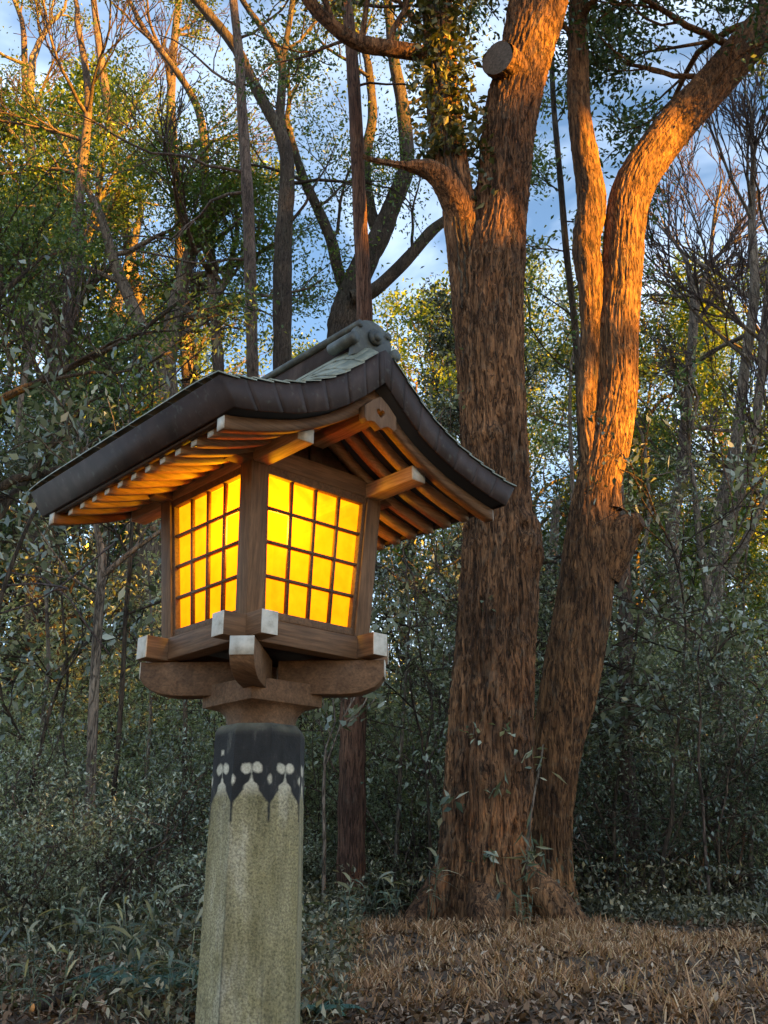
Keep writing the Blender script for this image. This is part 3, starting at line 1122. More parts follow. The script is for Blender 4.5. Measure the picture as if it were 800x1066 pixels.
nt.links.new(ramp(nt, noise(nt, coords(nt, (1, 1, 1)), 26, 6, .7, 1.2), [(.3, (.03, .024, .02)), (.5, (.075, .06, .05)), (.7, (.14, .115, .095))]), b.inputs['Base Color'])
b.inputs['Roughness'].default_value = .9
obj('cut_face', sc_, m, big, True, sh)

# ivy on the left stem
iv = MB()
ri = np.random.default_rng(5)
def along(P, Q, n, r, k=1.0):
    C = catmull(P, 200); rd = catmull(np.stack([Q] * 3, 1), 200)[:, 0]
    i = r.integers(0, 200, n)
    th = r.uniform(math.pi, 2 * math.pi, n) if True else 0
    return C[i] + np.stack([np.cos(th), np.sin(th), np.zeros(n)], 1) * (rd[i] * r.uniform(.9, 1.0 + k, n))[:, None]
c1 = along(P2[4:9], Q2[4:9], 1900, ri, 1.5)
c2 = along(P[12:15], Q[12:15], 260, ri, .5)
c2 = c2[c2[:, 0] < .25 + .8]
leaves(iv, np.vstack([c1, c2]), .095, .05, .3, r=ri, tri=True)
ivy_base = P2[2].copy()
iv_o = thing('ivy', 'ivy wrapping the left fork of the massive trunk', 'ivy', tuple(ivy_base))
vine = MB()
for k in range(3):
    vine.tube(catmull(P2[1:8], 60) + np.array([.05 * k - .08, -.16, 0]) + ri.normal(size=(60, 3)) * .008, .012, 5)
obj('stem', vine, M['bark_dark'], iv_o, True, -ivy_base)
obj('foliage', iv, M['leaf_ivy'], iv_o, False, -ivy_base)

# small creeper at the foot and thin vine
vb = at(548, 900, 7.5)
vo = thing('creeper', 'thin leafy creeper hanging between the two large trunks', 'creeper', tuple(vb))
mb = MB()
Pv, Qv = traced([(549, 905, 1.4), (550, 880, 1.4), (553, 850, 1.3), (558, 820, 1.2), (563, 795, 1.0), (566, 775, .8)], 7.55)
mb.tube(catmull(Pv, 30), np.interp(np.linspace(0, 1, 30), np.linspace(0, 1, len(Qv)), Qv), 5)
obj('stem', mb, M['bark_pale'], vo, True, -vb)
mb = MB()
cc = np.vstack([at(x, y, 7.45) + ri.normal(size=(k, 3)) * .04 for x, y, k in ((552, 888, 14), (556, 900, 16), (549, 870, 6), (562, 800, 5), (530, 925, 6))])
leaves(mb, cc, .13, .02, .2, r=ri, tri=True)
obj('foliage', mb, M['leaf_sasa'], vo, False, -vb)
for (x, y, k, lab) in ((462, 838, 14, 'pale leafy sprig on the left edge of the massive trunk'), (514, 822, 7, 'small green sprig growing from the middle of the massive trunk'), (508, 890, 8, 'small green sprig low on the massive trunk near its foot'), (548, 785, 6, 'small green sprig at the right edge of the massive trunk')):
    b0 = at(x, y, 7.6)
    mb = MB()
    leaves(mb, b0 + ri.normal(size=(k, 3)) * np.array([.07, .03, .03]), .10, .04, .5, r=ri, tri=True)
    mb.tube([b0 + np.array([-.03, .05, -.06]), b0, b0 + np.array([.04, -.03, .02])], .004, 4)
    tag(obj('sprig', mb, M['leaf_sasa'] if x < 470 else M['leaf_shrub'], None, False, -b0), lab, 'plant').location = b0

# ------------------------------------------------------------------ RIGHT LEANING TREE
YR = 9.0
rows = [(574, 975, 27), (574, 945, 24), (574, 900, 20), (575, 850, 21), (580, 785, 25.5), (590, 735, 28), (598, 692, 29), (606, 645, 28), (612, 600, 27), (617, 550, 25.5), (623, 504, 21.5), (633, 463, 21.5), (641, 421, 21),
        (643, 380, 21), (643.5, 338, 21.5), (648, 281, 19.5), (652, 225, 19.5), (662, 190, 20), (681, 160, 19.5), (706, 128, 19.5), (738, 92, 19), (770, 55, 19), (803, 18, 18), (838, -28, 17), (870, -80, 16), (905, -150, 14), (940, -240, 12)]
P, Q = traced(rows, YR)
rt_base = P[1].copy(); rt_base[2] = float(gz(P[1][0], P[1][1]))
rt = thing('leaning_tree', 'forked tree leaning right with its upper trunk glowing orange in the sun', 'tree', tuple(rt_base))
sh = -rt_base
mb = MB()
trunk(mb, P, Q, 260, .024, .017, .10, 4, 2.0, seed=41, rf=42, tf=5.5, flh=.3)
rows = [(622, 500, 10), (616, 467, 10), (612, 430, 9.5), (613, 394, 10), (616, 345, 10.5), (615, 293, 12.5), (611, 253, 14), (617, 214, 14.5), (611, 169, 13.5), (603, 112, 11.5), (602, 56, 10.5), (602, 0, 9), (604, -60, 9), (600, -150, 8), (590, -280, 6)]
P6, Q6 = traced(rows, 8.93)
trunk(mb, P6, Q6, 64, .025, .014, seed=47, rf=42)
# burl with broken stub
rows = [(626, 600, 18), (638, 572, 20), (650, 553, 17), (660, 545, 12), (668, 541, 7)]
P7, Q7 = traced(rows, [9, 8.9, 8.8])
trunk(mb, P7, Q7, 48, .02, .016, seed=53, cap=True)
rows = [(640, 530, 8), (641, 515, 6), (641.5, 500, 4)]
P8, Q8 = traced(rows, 8.85)
trunk(mb, P8, Q8, 30, .02, .01, seed=55, cap=True)
tips = []
r9 = np.random.default_rng(92)
cfg9 = dict(levels=3, kids=[5, 5, 4], lr=.55, ang=(25, 70), wob=.18, trop=.02, seg=.25, rmin=.007, split=0, t0=.25, lift=.0)
for px, py, yd, d, L, r0 in [(770, 50, 9, (-.8, -.2, .35), 2.1, .05), (738, 88, 9, (-.6, .3, .75), 1.5, .04), (803, 18, 9, (-.9, .1, .1), 2.4, .055), (602, 20, 8.9, (.7, -.3, .25), 1.9, .05), (603, -30, 8.9, (.6, .3, .5), 2.0, .05), (838, -30, 9, (-.3, -.4, .7), 2.6, .06), (870, -80, 9, (.1, .2, .9), 2.6, .06), (604, -120, 9, (.2, .2, .9), 2.4, .05), (803, 18, 9, (-.5, -.4, .6), 2.3, .05), (722, 110, 9, (.5, -.4, .6), 1.5, .03), (770, 55, 9, (.1, -.3, .9), 2.2, .045), (838, -28, 9, (-.9, -.2, .2), 2.6, .05), (602, 40, 8.9, (-.7, -.3, .5), 1.6, .035)]:
    limb(mb, None, at(px, py, yd), d, L, r0, 1, cfg9, tips, r9)
obj('trunk', mb, M['bark_right'], rt, True, sh)
cr = MB()
crown(cr, tips, 18, .085, .038, .16, r9)
obj('crown', cr, M['leaf_far_b'], rt, False, sh)


# ------------------------------------------------------------------ TRACED BACKGROUND TREES
def tree_at(name, label, stems, barkm, leafm=None, cfg=None, seeds=0, kids=(), per=4, lL=.11, lW=.05, sc=.18, group=None, cat='tree', sides=12, keep=1.0, twigm=None):
    """stems: list of (trace rows, depth). kids: list of (x, y, depth, dir, length, radius, start level)"""
    r = np.random.default_rng(1000 + seeds)
    mb = MB()
    tw = None if leafm else MB()
    tips = []
    base = None
    for rows_, yd in stems:
        P_, Q_ = traced(rows_, yd)
        if base is None:
            base = P_[0].copy()
            base[2] = float(gz(base[0], base[1])) - .05
            if P_[0][2] > base[2] + .1:
                n_ = max(1, int((P_[0][2] - base[2]) / 1.5))
                ext = [base + (P_[0] - base) * q / n_ for q in range(n_)]
                P_ = np.vstack([ext, P_]); Q_ = np.concatenate([np.linspace(Q_[0] * 1.25, Q_[0] * 1.03, n_), Q_])
        n_ = max(8, int(np.linalg.norm(np.diff(P_, axis=0), axis=1).sum() / .12))
        C = catmull(P_, n_); rd = catmull(np.stack([Q_] * 3, 1), n_)[:, 0]
        C = C + (fbm(C * 1.3 + seeds, 0, 0, 2) - .5)[:, :1] * .0 if False else C
        rd = rd * (1 + .12 * (vn(np.arange(n_) * .5, seeds, 0) - .5))
        mb.tube(C, rd, sides)
        if cfg and cfg.get('auto'):
            for q in range(cfg['auto']):
                t = r.uniform(cfg.get('a0', .45), 1)
                k = int(t * (n_ - 1))
                az = r.uniform(0, 2 * math.pi)
                d = np.array([math.cos(az), math.sin(az) * .8, r.uniform(.1, .9)])
                limb(mb, tw, C[k], d, cfg['L'] * r.uniform(.6, 1.2) * (1.25 - .5 * t), max(min(rd[k] * .55, cfg.get('rmax', .09)), .012), 1, cfg, tips, r)
            limb(mb, tw, C[-1], unit(C[-1] - C[-3]), cfg['L'] * .8, rd[-1], 1, cfg, tips, r)
        elif cfg and leafm:
            limb(mb, tw, C[-1], unit(C[-1] - C[-3]), 1.8, rd[-1], 1, cfg, tips, r)
    for (x, y, yd, d, L, r0, lv) in kids:
        limb(mb, tw, at(x, y, yd), d, L, r0, lv, cfg, tips, r)
    o = thing(name, label, cat, tuple(base), 0, group)
    obj('trunk', mb, barkm, o, True, -base)
    if tw and tw.n:
        obj('crown', tw, twigm or M['twig'], o, True, -base)
    if leafm and tips:
        c = MB(); crown(c, tips, per, lL, lW, sc, r, keep=keep)
        obj('crown', c, leafm, o, False, -base)
    return o


EV = dict(levels=3, kids=[5, 5, 4], lr=.55, ang=(25, 60), wob=.17, trop=.06, seg=.4, rmin=.008, split=.02, t0=.25, lift=.1, auto=6, a0=.6, L=3.0)
BARE = dict(levels=4, kids=[6, 5, 4, 4], lr=.6, ang=(14, 42), wob=.13, trop=.06, seg=.35, rmin=.0095, split=.025, t0=.2, lift=.18, auto=5, a0=.5, L=3.4)
LIMBS = dict(levels=3, kids=[4, 4, 4], lr=.55, ang=(25, 60), wob=.2, trop=.04, seg=.35, rmin=.008, split=.02, t0=.25, lift=.06)


def mod(c, **k):
    d = dict(c); d.update(k); return d


tree_at('slender_tree', 'slim straight grey-brown trunk with bare side branches rising behind the roof', [([(264, 420, 6.5), (263, 380, 6.3), (260, 262, 6.2), (257, 188, 6), (252, 112, 5.5), (249, 56, 4.8), (243, 0, 4.2), (238, -60, 3.6), (234, -150, 2.5)], 14)],
        M['bark_pole'], M['leaf_far'], mod(LIMBS, levels=3), 1,
        kids=[(257, 200, 14, (-1, .1, .1), 2.6, .035, 2), (256, 180, 14, (-1, -.2, -.15), 3.0, .035, 2), (259, 270, 14, (-1, .1, .12), 2.4, .03, 2), (262, 345, 14, (-1, -.1, .05), 1.9, .025, 2), (250, 90, 14, (-.7, .1, .6), 2, .03, 2), (247, 40, 14, (.8, .1, .5), 2, .03, 2), (240, -60, 14, (-.4, .2, .8), 2.2, .03, 1)], per=2, keep=.35, lL=.1)
tree_at('curved_tree', 'thicker dark trunk bending sharply left near its top behind the roof', [([(294, 420, 10.5), (294, 380, 10), (294.6, 262, 9.5), (299, 195, 8), (298, 160, 7.2), (290, 133, 6.6), (281, 118, 6.5), (262, 82, 6), (245, 49, 5.6), (221, 19, 5), (200, -5, 4.6), (165, -50, 4), (120, -110, 3)], 16),
        ([(296, 150, 5), (292, 120, 4.8), (294, 75, 4.2), (289, 52, 3.8), (268, 22, 3.2), (250, -5, 2.8), (225, -60, 2.2)], 16), ([(294, 80, 3.5), (297, 50, 3.2), (305, 0, 3), (312, -70, 2.2)], 16)],
        M['bark_dark'], M['leaf_far'], mod(LIMBS, levels=3, kids=[5, 5, 4]), 2,
        kids=[(245, 49, 16, (-.3, .2, .9), 2.6, .05, 1), (200, -5, 16, (-.3, .2, .7), 2.6, .05, 1), (305, 0, 16, (.5, .1, .7), 2.6, .05, 1), (289, 52, 16, (.6, .2, .5), 2.2, .04, 1), (250, -5, 16, (.2, .1, .9), 2.2, .04, 1), (298, 190, 16, (.9, .1, .2), 2.8, .04, 2), (296, 240, 16, (.9, -.2, .25), 2.4, .035, 2)], per=12, lL=.09, lW=.04, sc=.24)
tree_at('straight_tree', 'straight reddish trunk low behind the post, rising past the ridge ornament', [([(365, 925, 15), (366, 880, 15), (367, 800, 14), (368, 740, 13.5), (370, 650, 12.5), (373, 550, 11), (376, 450, 9.5), (380, 338, 8.2), (375, 225, 7.5), (370, 112, 6.8), (365, 38, 6.2), (361, 0, 5.8), (355, -80, 5), (350, -160, 3.5)], 9.6)],
        M['bark_cedar'], M['leaf_far_b'], mod(LIMBS, levels=3, kids=[5, 5, 4], seg=.25), 3,
        kids=[(366, 40, 9.6, (-.8, .2, .4), 1.4, .026, 1), (361, 0, 9.6, (.8, .2, .4), 1.6, .028, 1), (356, -70, 9.6, (-.5, -.2, .7), 1.7, .028, 1), (368, 90, 9.6, (.9, 0, .25), 1.3, .02, 2), (352, -130, 9.6, (.2, .2, .9), 1.7, .028, 1)], per=10, lL=.075, lW=.032, sc=.16)
tree_at('spreading_tree', 'dark evergreen with thick crooked limbs between the ridge ornament and the massive trunk',
        [([(356, 360, 17), (359, 330, 16), (368, 300, 14), (384, 265, 13), (395, 247, 12), (408, 215, 10), (422, 180, 8.5), (424, 160, 8), (419, 107, 7), (410, 60, 6), (405, 10, 5), (395, -60, 3.5)], 18),
         ([(366, 310, 8), (388, 303, 7.5), (412, 282, 7), (430, 263, 6.5), (450, 240, 6), (470, 225, 5)], 17.6),
         ([(365, 315, 7), (352, 280, 6.5), (345, 250, 6), (330, 215, 5.5), (318, 190, 5), (308, 160, 4), (300, 130, 3)], 18.2),
         ([(395, 245, 7), (385, 215, 6.5), (380, 170, 6), (388, 120, 5), (384, 70, 4)], 18.2)],
        M['bark_dark'], M['leaf_far'], mod(LIMBS, levels=3, kids=[5, 5, 4]), 4,
        kids=[(410, 60, 18, (.4, .1, .8), 3, .06, 1), (419, 107, 18, (.9, .2, .4), 2.6, .05, 1), (384, 80, 18, (-.5, .1, .7), 3, .05, 1), (318, 190, 18, (-.7, 0, .6), 2.8, .045, 1), (345, 250, 18, (.3, .1, .8), 2.5, .045, 1), (300, 135, 18, (-.2, .2, .9), 2.6, .04, 1), (430, 263, 17.6, (.2, .1, .8), 2.4, .04, 1), (395, -40, 18, (-.2, .1, .9), 3, .05, 1), (330, 215, 18, (.6, .1, .5), 2.4, .04, 1)], per=16, sc=.26, lL=.09, lW=.04)
# thin leafy tree right beside the massive trunk
tree_at('thin_tree', 'thin dark leafy tree seen between the massive trunk and the orange one', [([(606, 470, 4), (603, 400, 3.8), (598, 330, 3.6), (590, 262, 3.5), (584, 190, 3.3), (577, 112, 3), (574, 50, 2.8), (570, -30, 2.2), (566, -120, 1.5)], 11.5)],
        M['bark_dark'], M['leaf_far_b'], mod(LIMBS, levels=2, kids=[5, 6], trop=-.02), 5,
        kids=[(590, 262, 11.5, (-.8, -.3, 0.37), 0.58, .014, 1), (584, 200, 11.5, (-.9, .1, 0.48), 0.62, .014, 1), (595, 300, 11.5, (.8, -.3, 0.25), 0.82, .014, 1), (598, 330, 11.5, (-.9, .2, 0.84), 1.14, .014, 1), (579, 130, 11.5, (.8, .1, 0.74), 0.68, .014, 1), (577, 112, 11.5, (-.7, .2, 0.58), 0.72, .014, 1), (586, 230, 11.5, (.9, .2, 0.32), 0.58, .014, 1), (602, 390, 11.5, (-.8, -.2, 0.35), 1.24, .014, 1), (600, 360, 11.5, (.9, -.1, 0.78), 1.15, .014, 1)], per=10, lL=.085, lW=.036, sc=.13)

# pale multi-stem trees left
for k, (lab, stems, seed) in enumerate([
    ('pale many-limbed evergreen just left of the roof, its limbs spreading from a low fork', [([(172, 420, 14), (172, 376, 12), (180, 340, 10), (188, 300, 8.5), (198, 265, 7), (208, 240, 5)], 19), ([(168, 380, 8), (150, 345, 7), (138, 318, 6.5), (120, 275, 5.5), (107, 231, 4.5), (95, 205, 3.5)], 18.8), ([(185, 315, 6), (205, 330, 5), (225, 310, 4.5), (240, 280, 3.5)], 19)], 21),
    ('pale crooked evergreen at the far left with a sinuous dark limb', [([(70, 460, 11), (62, 400, 10), (55, 330, 9), (45, 270, 7.5), (38, 200, 6), (30, 130, 5), (34, 60, 4)], 21), ([(58, 360, 6), (75, 310, 5.5), (85, 260, 5), (100, 220, 4), (104, 170, 3)], 21)], 22),
    ('slim pale evergreen behind the left fork of limbs', [([(118, 450, 8), (112, 390, 7.5), (118, 330, 6.5), (135, 270, 5), (146, 225, 3.5)], 23)], 23)]):
    tree_at('evergreen_tree', lab, stems, M['bark_pale'], M['leaf_far'], mod(EV, auto=6, L=3.0, a0=.5, kids=[5, 5, 4]), seed, per=18, sc=.2, lL=.10, lW=.045, keep=.85)

# bare trees (twiggy crowns)
for k, (lab, stems, seed, sc_m) in enumerate([
    ('tall bare tree with fine purple-brown twigs against the sky at the top left', [([(150, 430, 7), (145, 330, 6), (130, 230, 5.5), (118, 150, 4.8), (105, 60, 4), (95, -20, 3)], 24)], 31, 1),
    ('bare tree with many rising twigs above the left half of the roof', [([(196, 400, 7), (190, 300, 6.5), (186, 200, 5.5), (178, 120, 5), (182, 40, 4), (190, -30, 3)], 26)], 32, 1),
    ('narrow bare tree at the left edge with twigs reaching the top corner', [([(25, 430, 6), (30, 330, 5.5), (35, 230, 5), (28, 130, 4), (25, 40, 3)], 22)], 33, 1),
    ('bare tree with dense dark twigs against the sky over the left eave', [([(62, 420, 6), (72, 300, 5.5), (84, 190, 5), (92, 100, 4), (80, 20, 3)], 18)], 36, 1),
    ('bare tree with upright twigs between the slim pole and the far-left trees', [([(228, 400, 6), (222, 300, 5.5), (214, 200, 5), (205, 110, 4), (150, 30, 3)], 19)], 37, 1),
    ('pale leafless tree with a fan of twigs right of the orange trunk', [([(700, 560, 7), (709, 496, 6.2), (715, 430, 5.6), (719, 381, 5), (723, 319, 4.6), (718, 285, 3)], 21), ([(722, 335, 3.4), (731, 300, 3), (740, 270, 2.4)], 21)], 34, 1),
    ('double-stemmed pale leafless tree near the right edge, taller than its neighbours', [([(742, 660, 7.5), (748, 550, 7), (767, 458, 6), (776, 381, 5.5), (786, 304, 5), (783, 227, 4), (785, 170, 3)], 17), ([(745, 640, 6), (757, 560, 5.5), (780, 480, 5), (792, 400, 4.5), (797, 330, 4), (806, 250, 3)], 16.8), ([(757, 600, 4.5), (785, 545, 4), (812, 490, 3.5)], 16.8)], 35, 1),
]):
    tree_at('bare_tree', lab, stems, M['bark_pale'] if k > 4 else M['bark_pole'], None, mod(BARE, auto=7, L=3.0 if k != 5 else 2.6, a0=.5 if k < 5 else .62), seed)

# forest of evergreens behind (copies of four kinds)
def make_ev(seed, H, leafm, barkm, width=1.0, lab='', lf=(20, .13, .058, .25)):
    r = np.random.default_rng(seed)
    mb, tw, tips = MB(), None, []
    n_ = 16
    C = np.cumsum(np.vstack([[0, 0, 0], np.stack([r.normal(size=n_) * .12, r.normal(size=n_) * .12, np.full(n_, H * .62 / n_)], 1)]), 0)
    C[0, 2] = -.4
    rd = np.linspace(.24, .10, n_ + 1); rd[0] *= 1.3
    mb.tube(C, rd, 9)
    cfg = mod(LIMBS, levels=3, kids=[5, 5, 4], lr=.56, trop=.07)
    for q in range(9):
        t = r.uniform(.45, 1)
        k = int(t * n_)
        az = q * 2.4 + r.uniform(-.4, .4)
        limb(mb, tw, C[k], np.array([math.cos(az) * width, math.sin(az) * width, r.uniform(.3, 1.0)]), H * .25 * r.uniform(.8, 1.25), rd[k] * .55, 1, cfg, tips, r)
    limb(mb, tw, C[-1], (0, 0, 1), H * .28, rd[-1], 0, cfg, tips, r)
    o = thing('evergreen_tree', lab, 'tree')
    obj('trunk', mb, barkm, o, True)
    c = MB(); crown(c, tips, lf[0], lf[1], lf[2], lf[3], r, keep=.85)
    obj('crown', c, leafm, o)
    return o


def place(protos, used, k, loc, rz, s, label, group):
    p = protos[k]
    if k not in used:
        used.add(k)
        p.location = loc; p.rotation_euler = (0, 0, rz); p.scale = (s, s, s)
        p['label'] = label; p['group'] = group
        return p
    return copy_tree(p, loc, rz, s, label, group)


evs = [make_ev(201, 17, M['leaf_far'], M['bark_pole']), make_ev(202, 15, M['leaf_far_b'], M['bark_pale'], 1.2), make_ev(203, 18, M['leaf_far'], M['bark_pale'], .9), make_ev(204, 14, M['leaf_far'], M['bark_pole'], 1.1)]
evn = [make_ev(211, 11, M['leaf_far_b'], M['bark_dark'], 1.1, lf=(18, .08, .036, .17)), make_ev(212, 9, M['leaf_shrub'], M['bark_dark'], 1.2, lf=(18, .078, .034, .16))]
used = set(); used_n = set()
for (px, yd, k, s_, lab) in [(8, 13, 0, 1.0, 'near dark evergreen hanging over the left edge above the eave'), (52, 15.5, 1, .9, 'dark broad evergreen just above the left roof slope'), (40, 17.5, 0, .95, 'dark evergreen between the left edge and the left roof slope'), (455, 13.5, 1, .95, 'small evergreen behind the right roof slope, touching the massive trunk')]:
    p = at(px, 600, yd)
    place(evn, used_n, k, (p[0], yd, float(gz(p[0], yd))), rng.uniform(0, 6.28), s_, lab, 'nearer dark evergreens')
spots = [  # (pixel x of the axis, depth, proto, scale, label)
    (22, 27, 0, 1.18, 'tall evergreen with yellow-lit top at the left edge'),
    (120, 31, 2, 1.02, 'evergreen crown behind the bare twigs at upper left'),
    (205, 34, 1, 1.16, 'evergreen crown showing just above the left roof slope'),
    (-60, 22, 3, 1.1, 'dense evergreen cut off by the left edge of the photo'),
    (75, 20, 1, .72, 'lower dark evergreen filling the left side above the shrubs'),
    (330, 33, 0, 1.08, 'evergreen between the bent trunk and the straight pinkish trunk'),
    (440, 30, 3, 1.12, 'yellow-green evergreen just left of the massive trunk'),
    (560, 32, 2, .92, 'evergreen seen in the gap beside the massive trunk'),
    (690, 30, 1, 1.02, 'rounded evergreen right of the orange trunk'),
    (765, 33, 0, .90, 'evergreen behind the double-stemmed leafless tree'),
    (850, 27, 3, 1.02, 'evergreen at the right edge behind the leafless trees'),
    (640, 38, 0, .92, 'farther evergreen between the orange trunk and the rounded one'),
    (740, 23, 3, .62, 'smaller evergreen in front of the right-hand crowns'),
    (490, 42, 2, 1.15, 'far evergreen mostly hidden by the massive trunk'),
    (270, 44, 3, 1.4, 'far evergreen low in the gap behind the roof'),
    (720, 25, 1, .78, 'mid-height evergreen behind the fan of bare twigs'),
    (655, 27, 3, .88, 'evergreen close to the right side of the orange trunk'),
    (160, 25, 3, .80, 'mid-height evergreen above the left eave'),
]
for (px, yd, k, s, lab) in spots:
    p = at(px, 600, yd)
    place(evs, used, k, (p[0], yd, float(gz(p[0], yd))), rng.uniform(0, 6.28), s * (1.3 if s > .85 and not 180 < px < 360 else 1.05), lab, 'evergreen trees in the forest behind')

# slender understory trunks
def pole(name, lab, rows_, yd, barkm, leafm=None, seed=0, kids=(), per=4):
    tree_at(name, lab, [(rows_, yd)], barkm, leafm, mod(LIMBS, levels=2, kids=[5, 6], trop=0), seed, kids=kids, per=per, lL=.11, sc=.12)
pole('slender_tree', 'pale slim trunk rising from the thicket left of the post', [(92, 895, 6), (95, 800, 5.8), (98, 720, 5.5), (102, 650, 5), (106, 600, 4.6), (106, 575, 4.2), (98, 540, 3)], 7.9, M['bark_pale'], M['leaf_shrub_b'], 51,
     kids=[(106, 600, 7.9, (.7, -.1, .6), 1., .03, 1), (104, 620, 7.9, (-.8, .1, .3), .9, .02, 1), (100, 545, 7.9, (-.3, .1, .8), 1., .02, 1)])
pole('slender_tree', 'thin dark stem beside the pale slim trunk left of the post', [(112, 880, 3), (122, 790, 2.8), (128, 700, 2.6), (131, 640, 2.5), (136, 580, 2.3), (138, 520, 1.8)], 8.3, M['bark_dark'], M['leaf_shrub'], 52, kids=[(131, 640, 8.3, (.7, .1, .4), .9, .015, 1), (136, 580, 8.3, (-.5, 0, .8), .9, .015, 1)])
pole('slender_tree', 'thin dark leaning stem at the far left of the thicket', [(8, 905, 2.6), (25, 850, 2.4), (40, 790, 2.2), (52, 740, 2), (70, 690, 1.5)], 8.5, M['bark_dark'], M['leaf_shrub'], 53, kids=[(52, 740, 8.5, (.3, 0, .9), .8, .012, 1), (40, 790, 8.5, (-.4, 0, .8), .7, .012, 1)])
pole('slender_tree', 'thin upright stem just left of the dark top of the post', [(193, 850, 2.6), (192, 790, 2.5), (193, 735, 2.4), (190, 690, 2)], 9, M['bark_dark'], M['leaf_shrub_b'], 54, kids=[(192, 740, 9, (.3, 0, .9), .9, .015, 1)])
pole('slender_tree', 'thin pale stem standing close to the right of the post', [(337, 930, 2.2), (338, 880, 2), (337, 830, 1.8), (339, 780, 1.5)], 8.4, M['bark_pale'], M['leaf_shrub_b'], 56, kids=[(338, 800, 8.4, (.3, 0, .9), .7, .012, 1)])
pole('slender_tree', 'brown trunk just right of the orange-lit tree, half hidden by shrubs', [(655, 820, 8), (653, 740, 8), (652, 660, 7.5), (650, 600, 7), (646, 540, 6), (642, 450, 5)], 11.2, M['bark_pole'], None, 57)
pole('slender_tree', 'pale trunk forking above the dark shrubs at the right', [(744, 720, 8), (744, 670, 7.5), (743, 640, 7), (735, 600, 5), (729, 560, 4), (722, 500, 3)], 12.4, M['bark_pale'], M['leaf_far_b'], 58, kids=[(735, 600, 12.4, (.8, 0, .7), 2.2, .04, 1)])
pole('slender_tree', 'orange-tinted trunk in the gap between the two large trunks', [(566, 720, 6), (568, 660, 6), (572, 610, 5.5), (577, 560, 5), (580, 520, 4)], 20, M['bark_pale'], None, 59)
pole('slender_tree', 'dark bare sapling with drooping thin branches under the left eave', [(-30, 760, 3), (-8, 660, 2.6), (8, 600, 2.4), (30, 545, 2), (44, 520, 1.2)], 6.2, M['bark_dark'], None, 60,
     kids=[(2, 610, 6.2, (1, -.1, .12), 1.0, .008, 2), (8, 596, 6.2, (1, .1, .18), .9, .008, 2), (-4, 640, 6.2, (1, .1, .3), .9, .007, 2)])


for k, (x0, y0, x1, y1, w, yd, mt, lab) in enumerate([
    (40, 880, 58, 560, 3.0, 11.5, 'bark_pale', 'pale crooked sapling rising through the thicket near the left edge'),
    (150, 870, 160, 590, 2.2, 10.5, 'bark_pale', 'thin pale sapling standing below the left window of the lantern'),
    (72, 860, 64, 600, 1.8, 9.6, 'bark_dark', 'thin dark sapling between the left edge and the pale slim trunk'),
    (412, 900, 428, 620, 2.6, 10.5, 'bark_pale', 'pale thin sapling between the cedar and the massive trunk'),
    (448, 880, 436, 640, 1.8, 9.6, 'bark_dark', 'dark thin sapling close to the left edge of the massive trunk'),
    (640, 880, 668, 640, 2.2, 10, 'bark_dark', 'thin dark stem leaning right in the thicket beside the orange-lit tree'),
    (690, 900, 712, 660, 2.4, 9.6, 'bark_dark', 'dark upright stem in the middle of the right-hand thicket'),
    (735, 890, 726, 640, 1.8, 9.4, 'bark_pole', 'slim brown stem in the right-hand thicket below the forking pale trunk'),
    (782, 900, 770, 620, 2.8, 10.4, 'bark_pale', 'pale stem in the thicket at the right edge'),
    (676, 780, 672, 470, 3.2, 15.5, 'bark_pale', 'pale straight trunk standing behind the brown one right of the burl'),
    (598, 640, 592, 380, 3.0, 17, 'bark_pale', 'slender pale trunk in the narrow gap left of the orange-lit tree'),
    (30, 700, 24, 380, 5.0, 16, 'bark_pale', 'pale trunk under the evergreen crowns at the far left'),
    (128, 690, 134, 430, 4.0, 17, 'bark_pale', 'pale trunk behind the left tip of the eave')]):
    t_ = np.linspace(0, 1, 6)
    r_ = np.random.default_rng(600 + k)
    rows_ = [(x0 + (x1 - x0) * t + r_.normal() * 3.5 * (t > 0), y0 + (y1 - y0) * t, w * (1 - .45 * t)) for t in t_]
    kd = [(x0 + (x1 - x0) * t, y0 + (y1 - y0) * t, yd, (r_.choice([-1, 1]) * .8, r_.normal() * .3, r_.uniform(.2, .8)), r_.uniform(.5, 1.0) * yd / 10, .011 * yd / 10, 1) for t in (.55, .75, .92)]
    pole('slender_tree', lab, rows_, yd, M[mt], M['leaf_shrub_b'] if yd < 12 else M['leaf_hazed'], 610 + k, kids=kd, per=3)

# ------------------------------------------------------------------ understory shrubs
def make_shrub(seed, H, W, leafm, nstem, per, lL, lW, top=.3):
    r = np.random.default_rng(seed)
    mb, tips = MB(), []
    cfg = dict(levels=2, kids=[6, 6, 5], lr=.5, ang=(30, 75), wob=.16, trop=.0, seg=.2, rmin=.003, split=0, t0=.12, lift=.0)
    for q in range(nstem):
        az = q * 2.4 + r.uniform(-.5, .5)
        sp = r.uniform(.1, .5) * W
        d = np.array([math.cos(az) * sp, math.sin(az) * sp, 1.0])
        p0 = np.array([math.cos(az) * .12, math.sin(az) * .12, -.15])
        limb(mb, None, p0, d, H * r.uniform(.65, 1.0), .021, 0, cfg, tips, r)
    o = thing('shrub', '', 'shrub')
    obj('stems', mb, M['bark_pole'], o, True)
    c = MB()
    P_ = np.array([t[0] for t in tips]); D_ = np.array([t[1] for t in tips])
    P_ = np.repeat(P_, per, 0); D_ = np.repeat(D_, per, 0)
    D_ = D_ * np.array([1, 1, .3])
    P_ = P_ + r.normal(size=P_.shape) * .05
    P_ = P_[P_[:, 2] > .02] if False else P_
    leaves(c, P_, lL, lW, 1.1, D_, r=r, spread=.8, tri=True)
    obj('foliage', c, leafm, o)
    return o


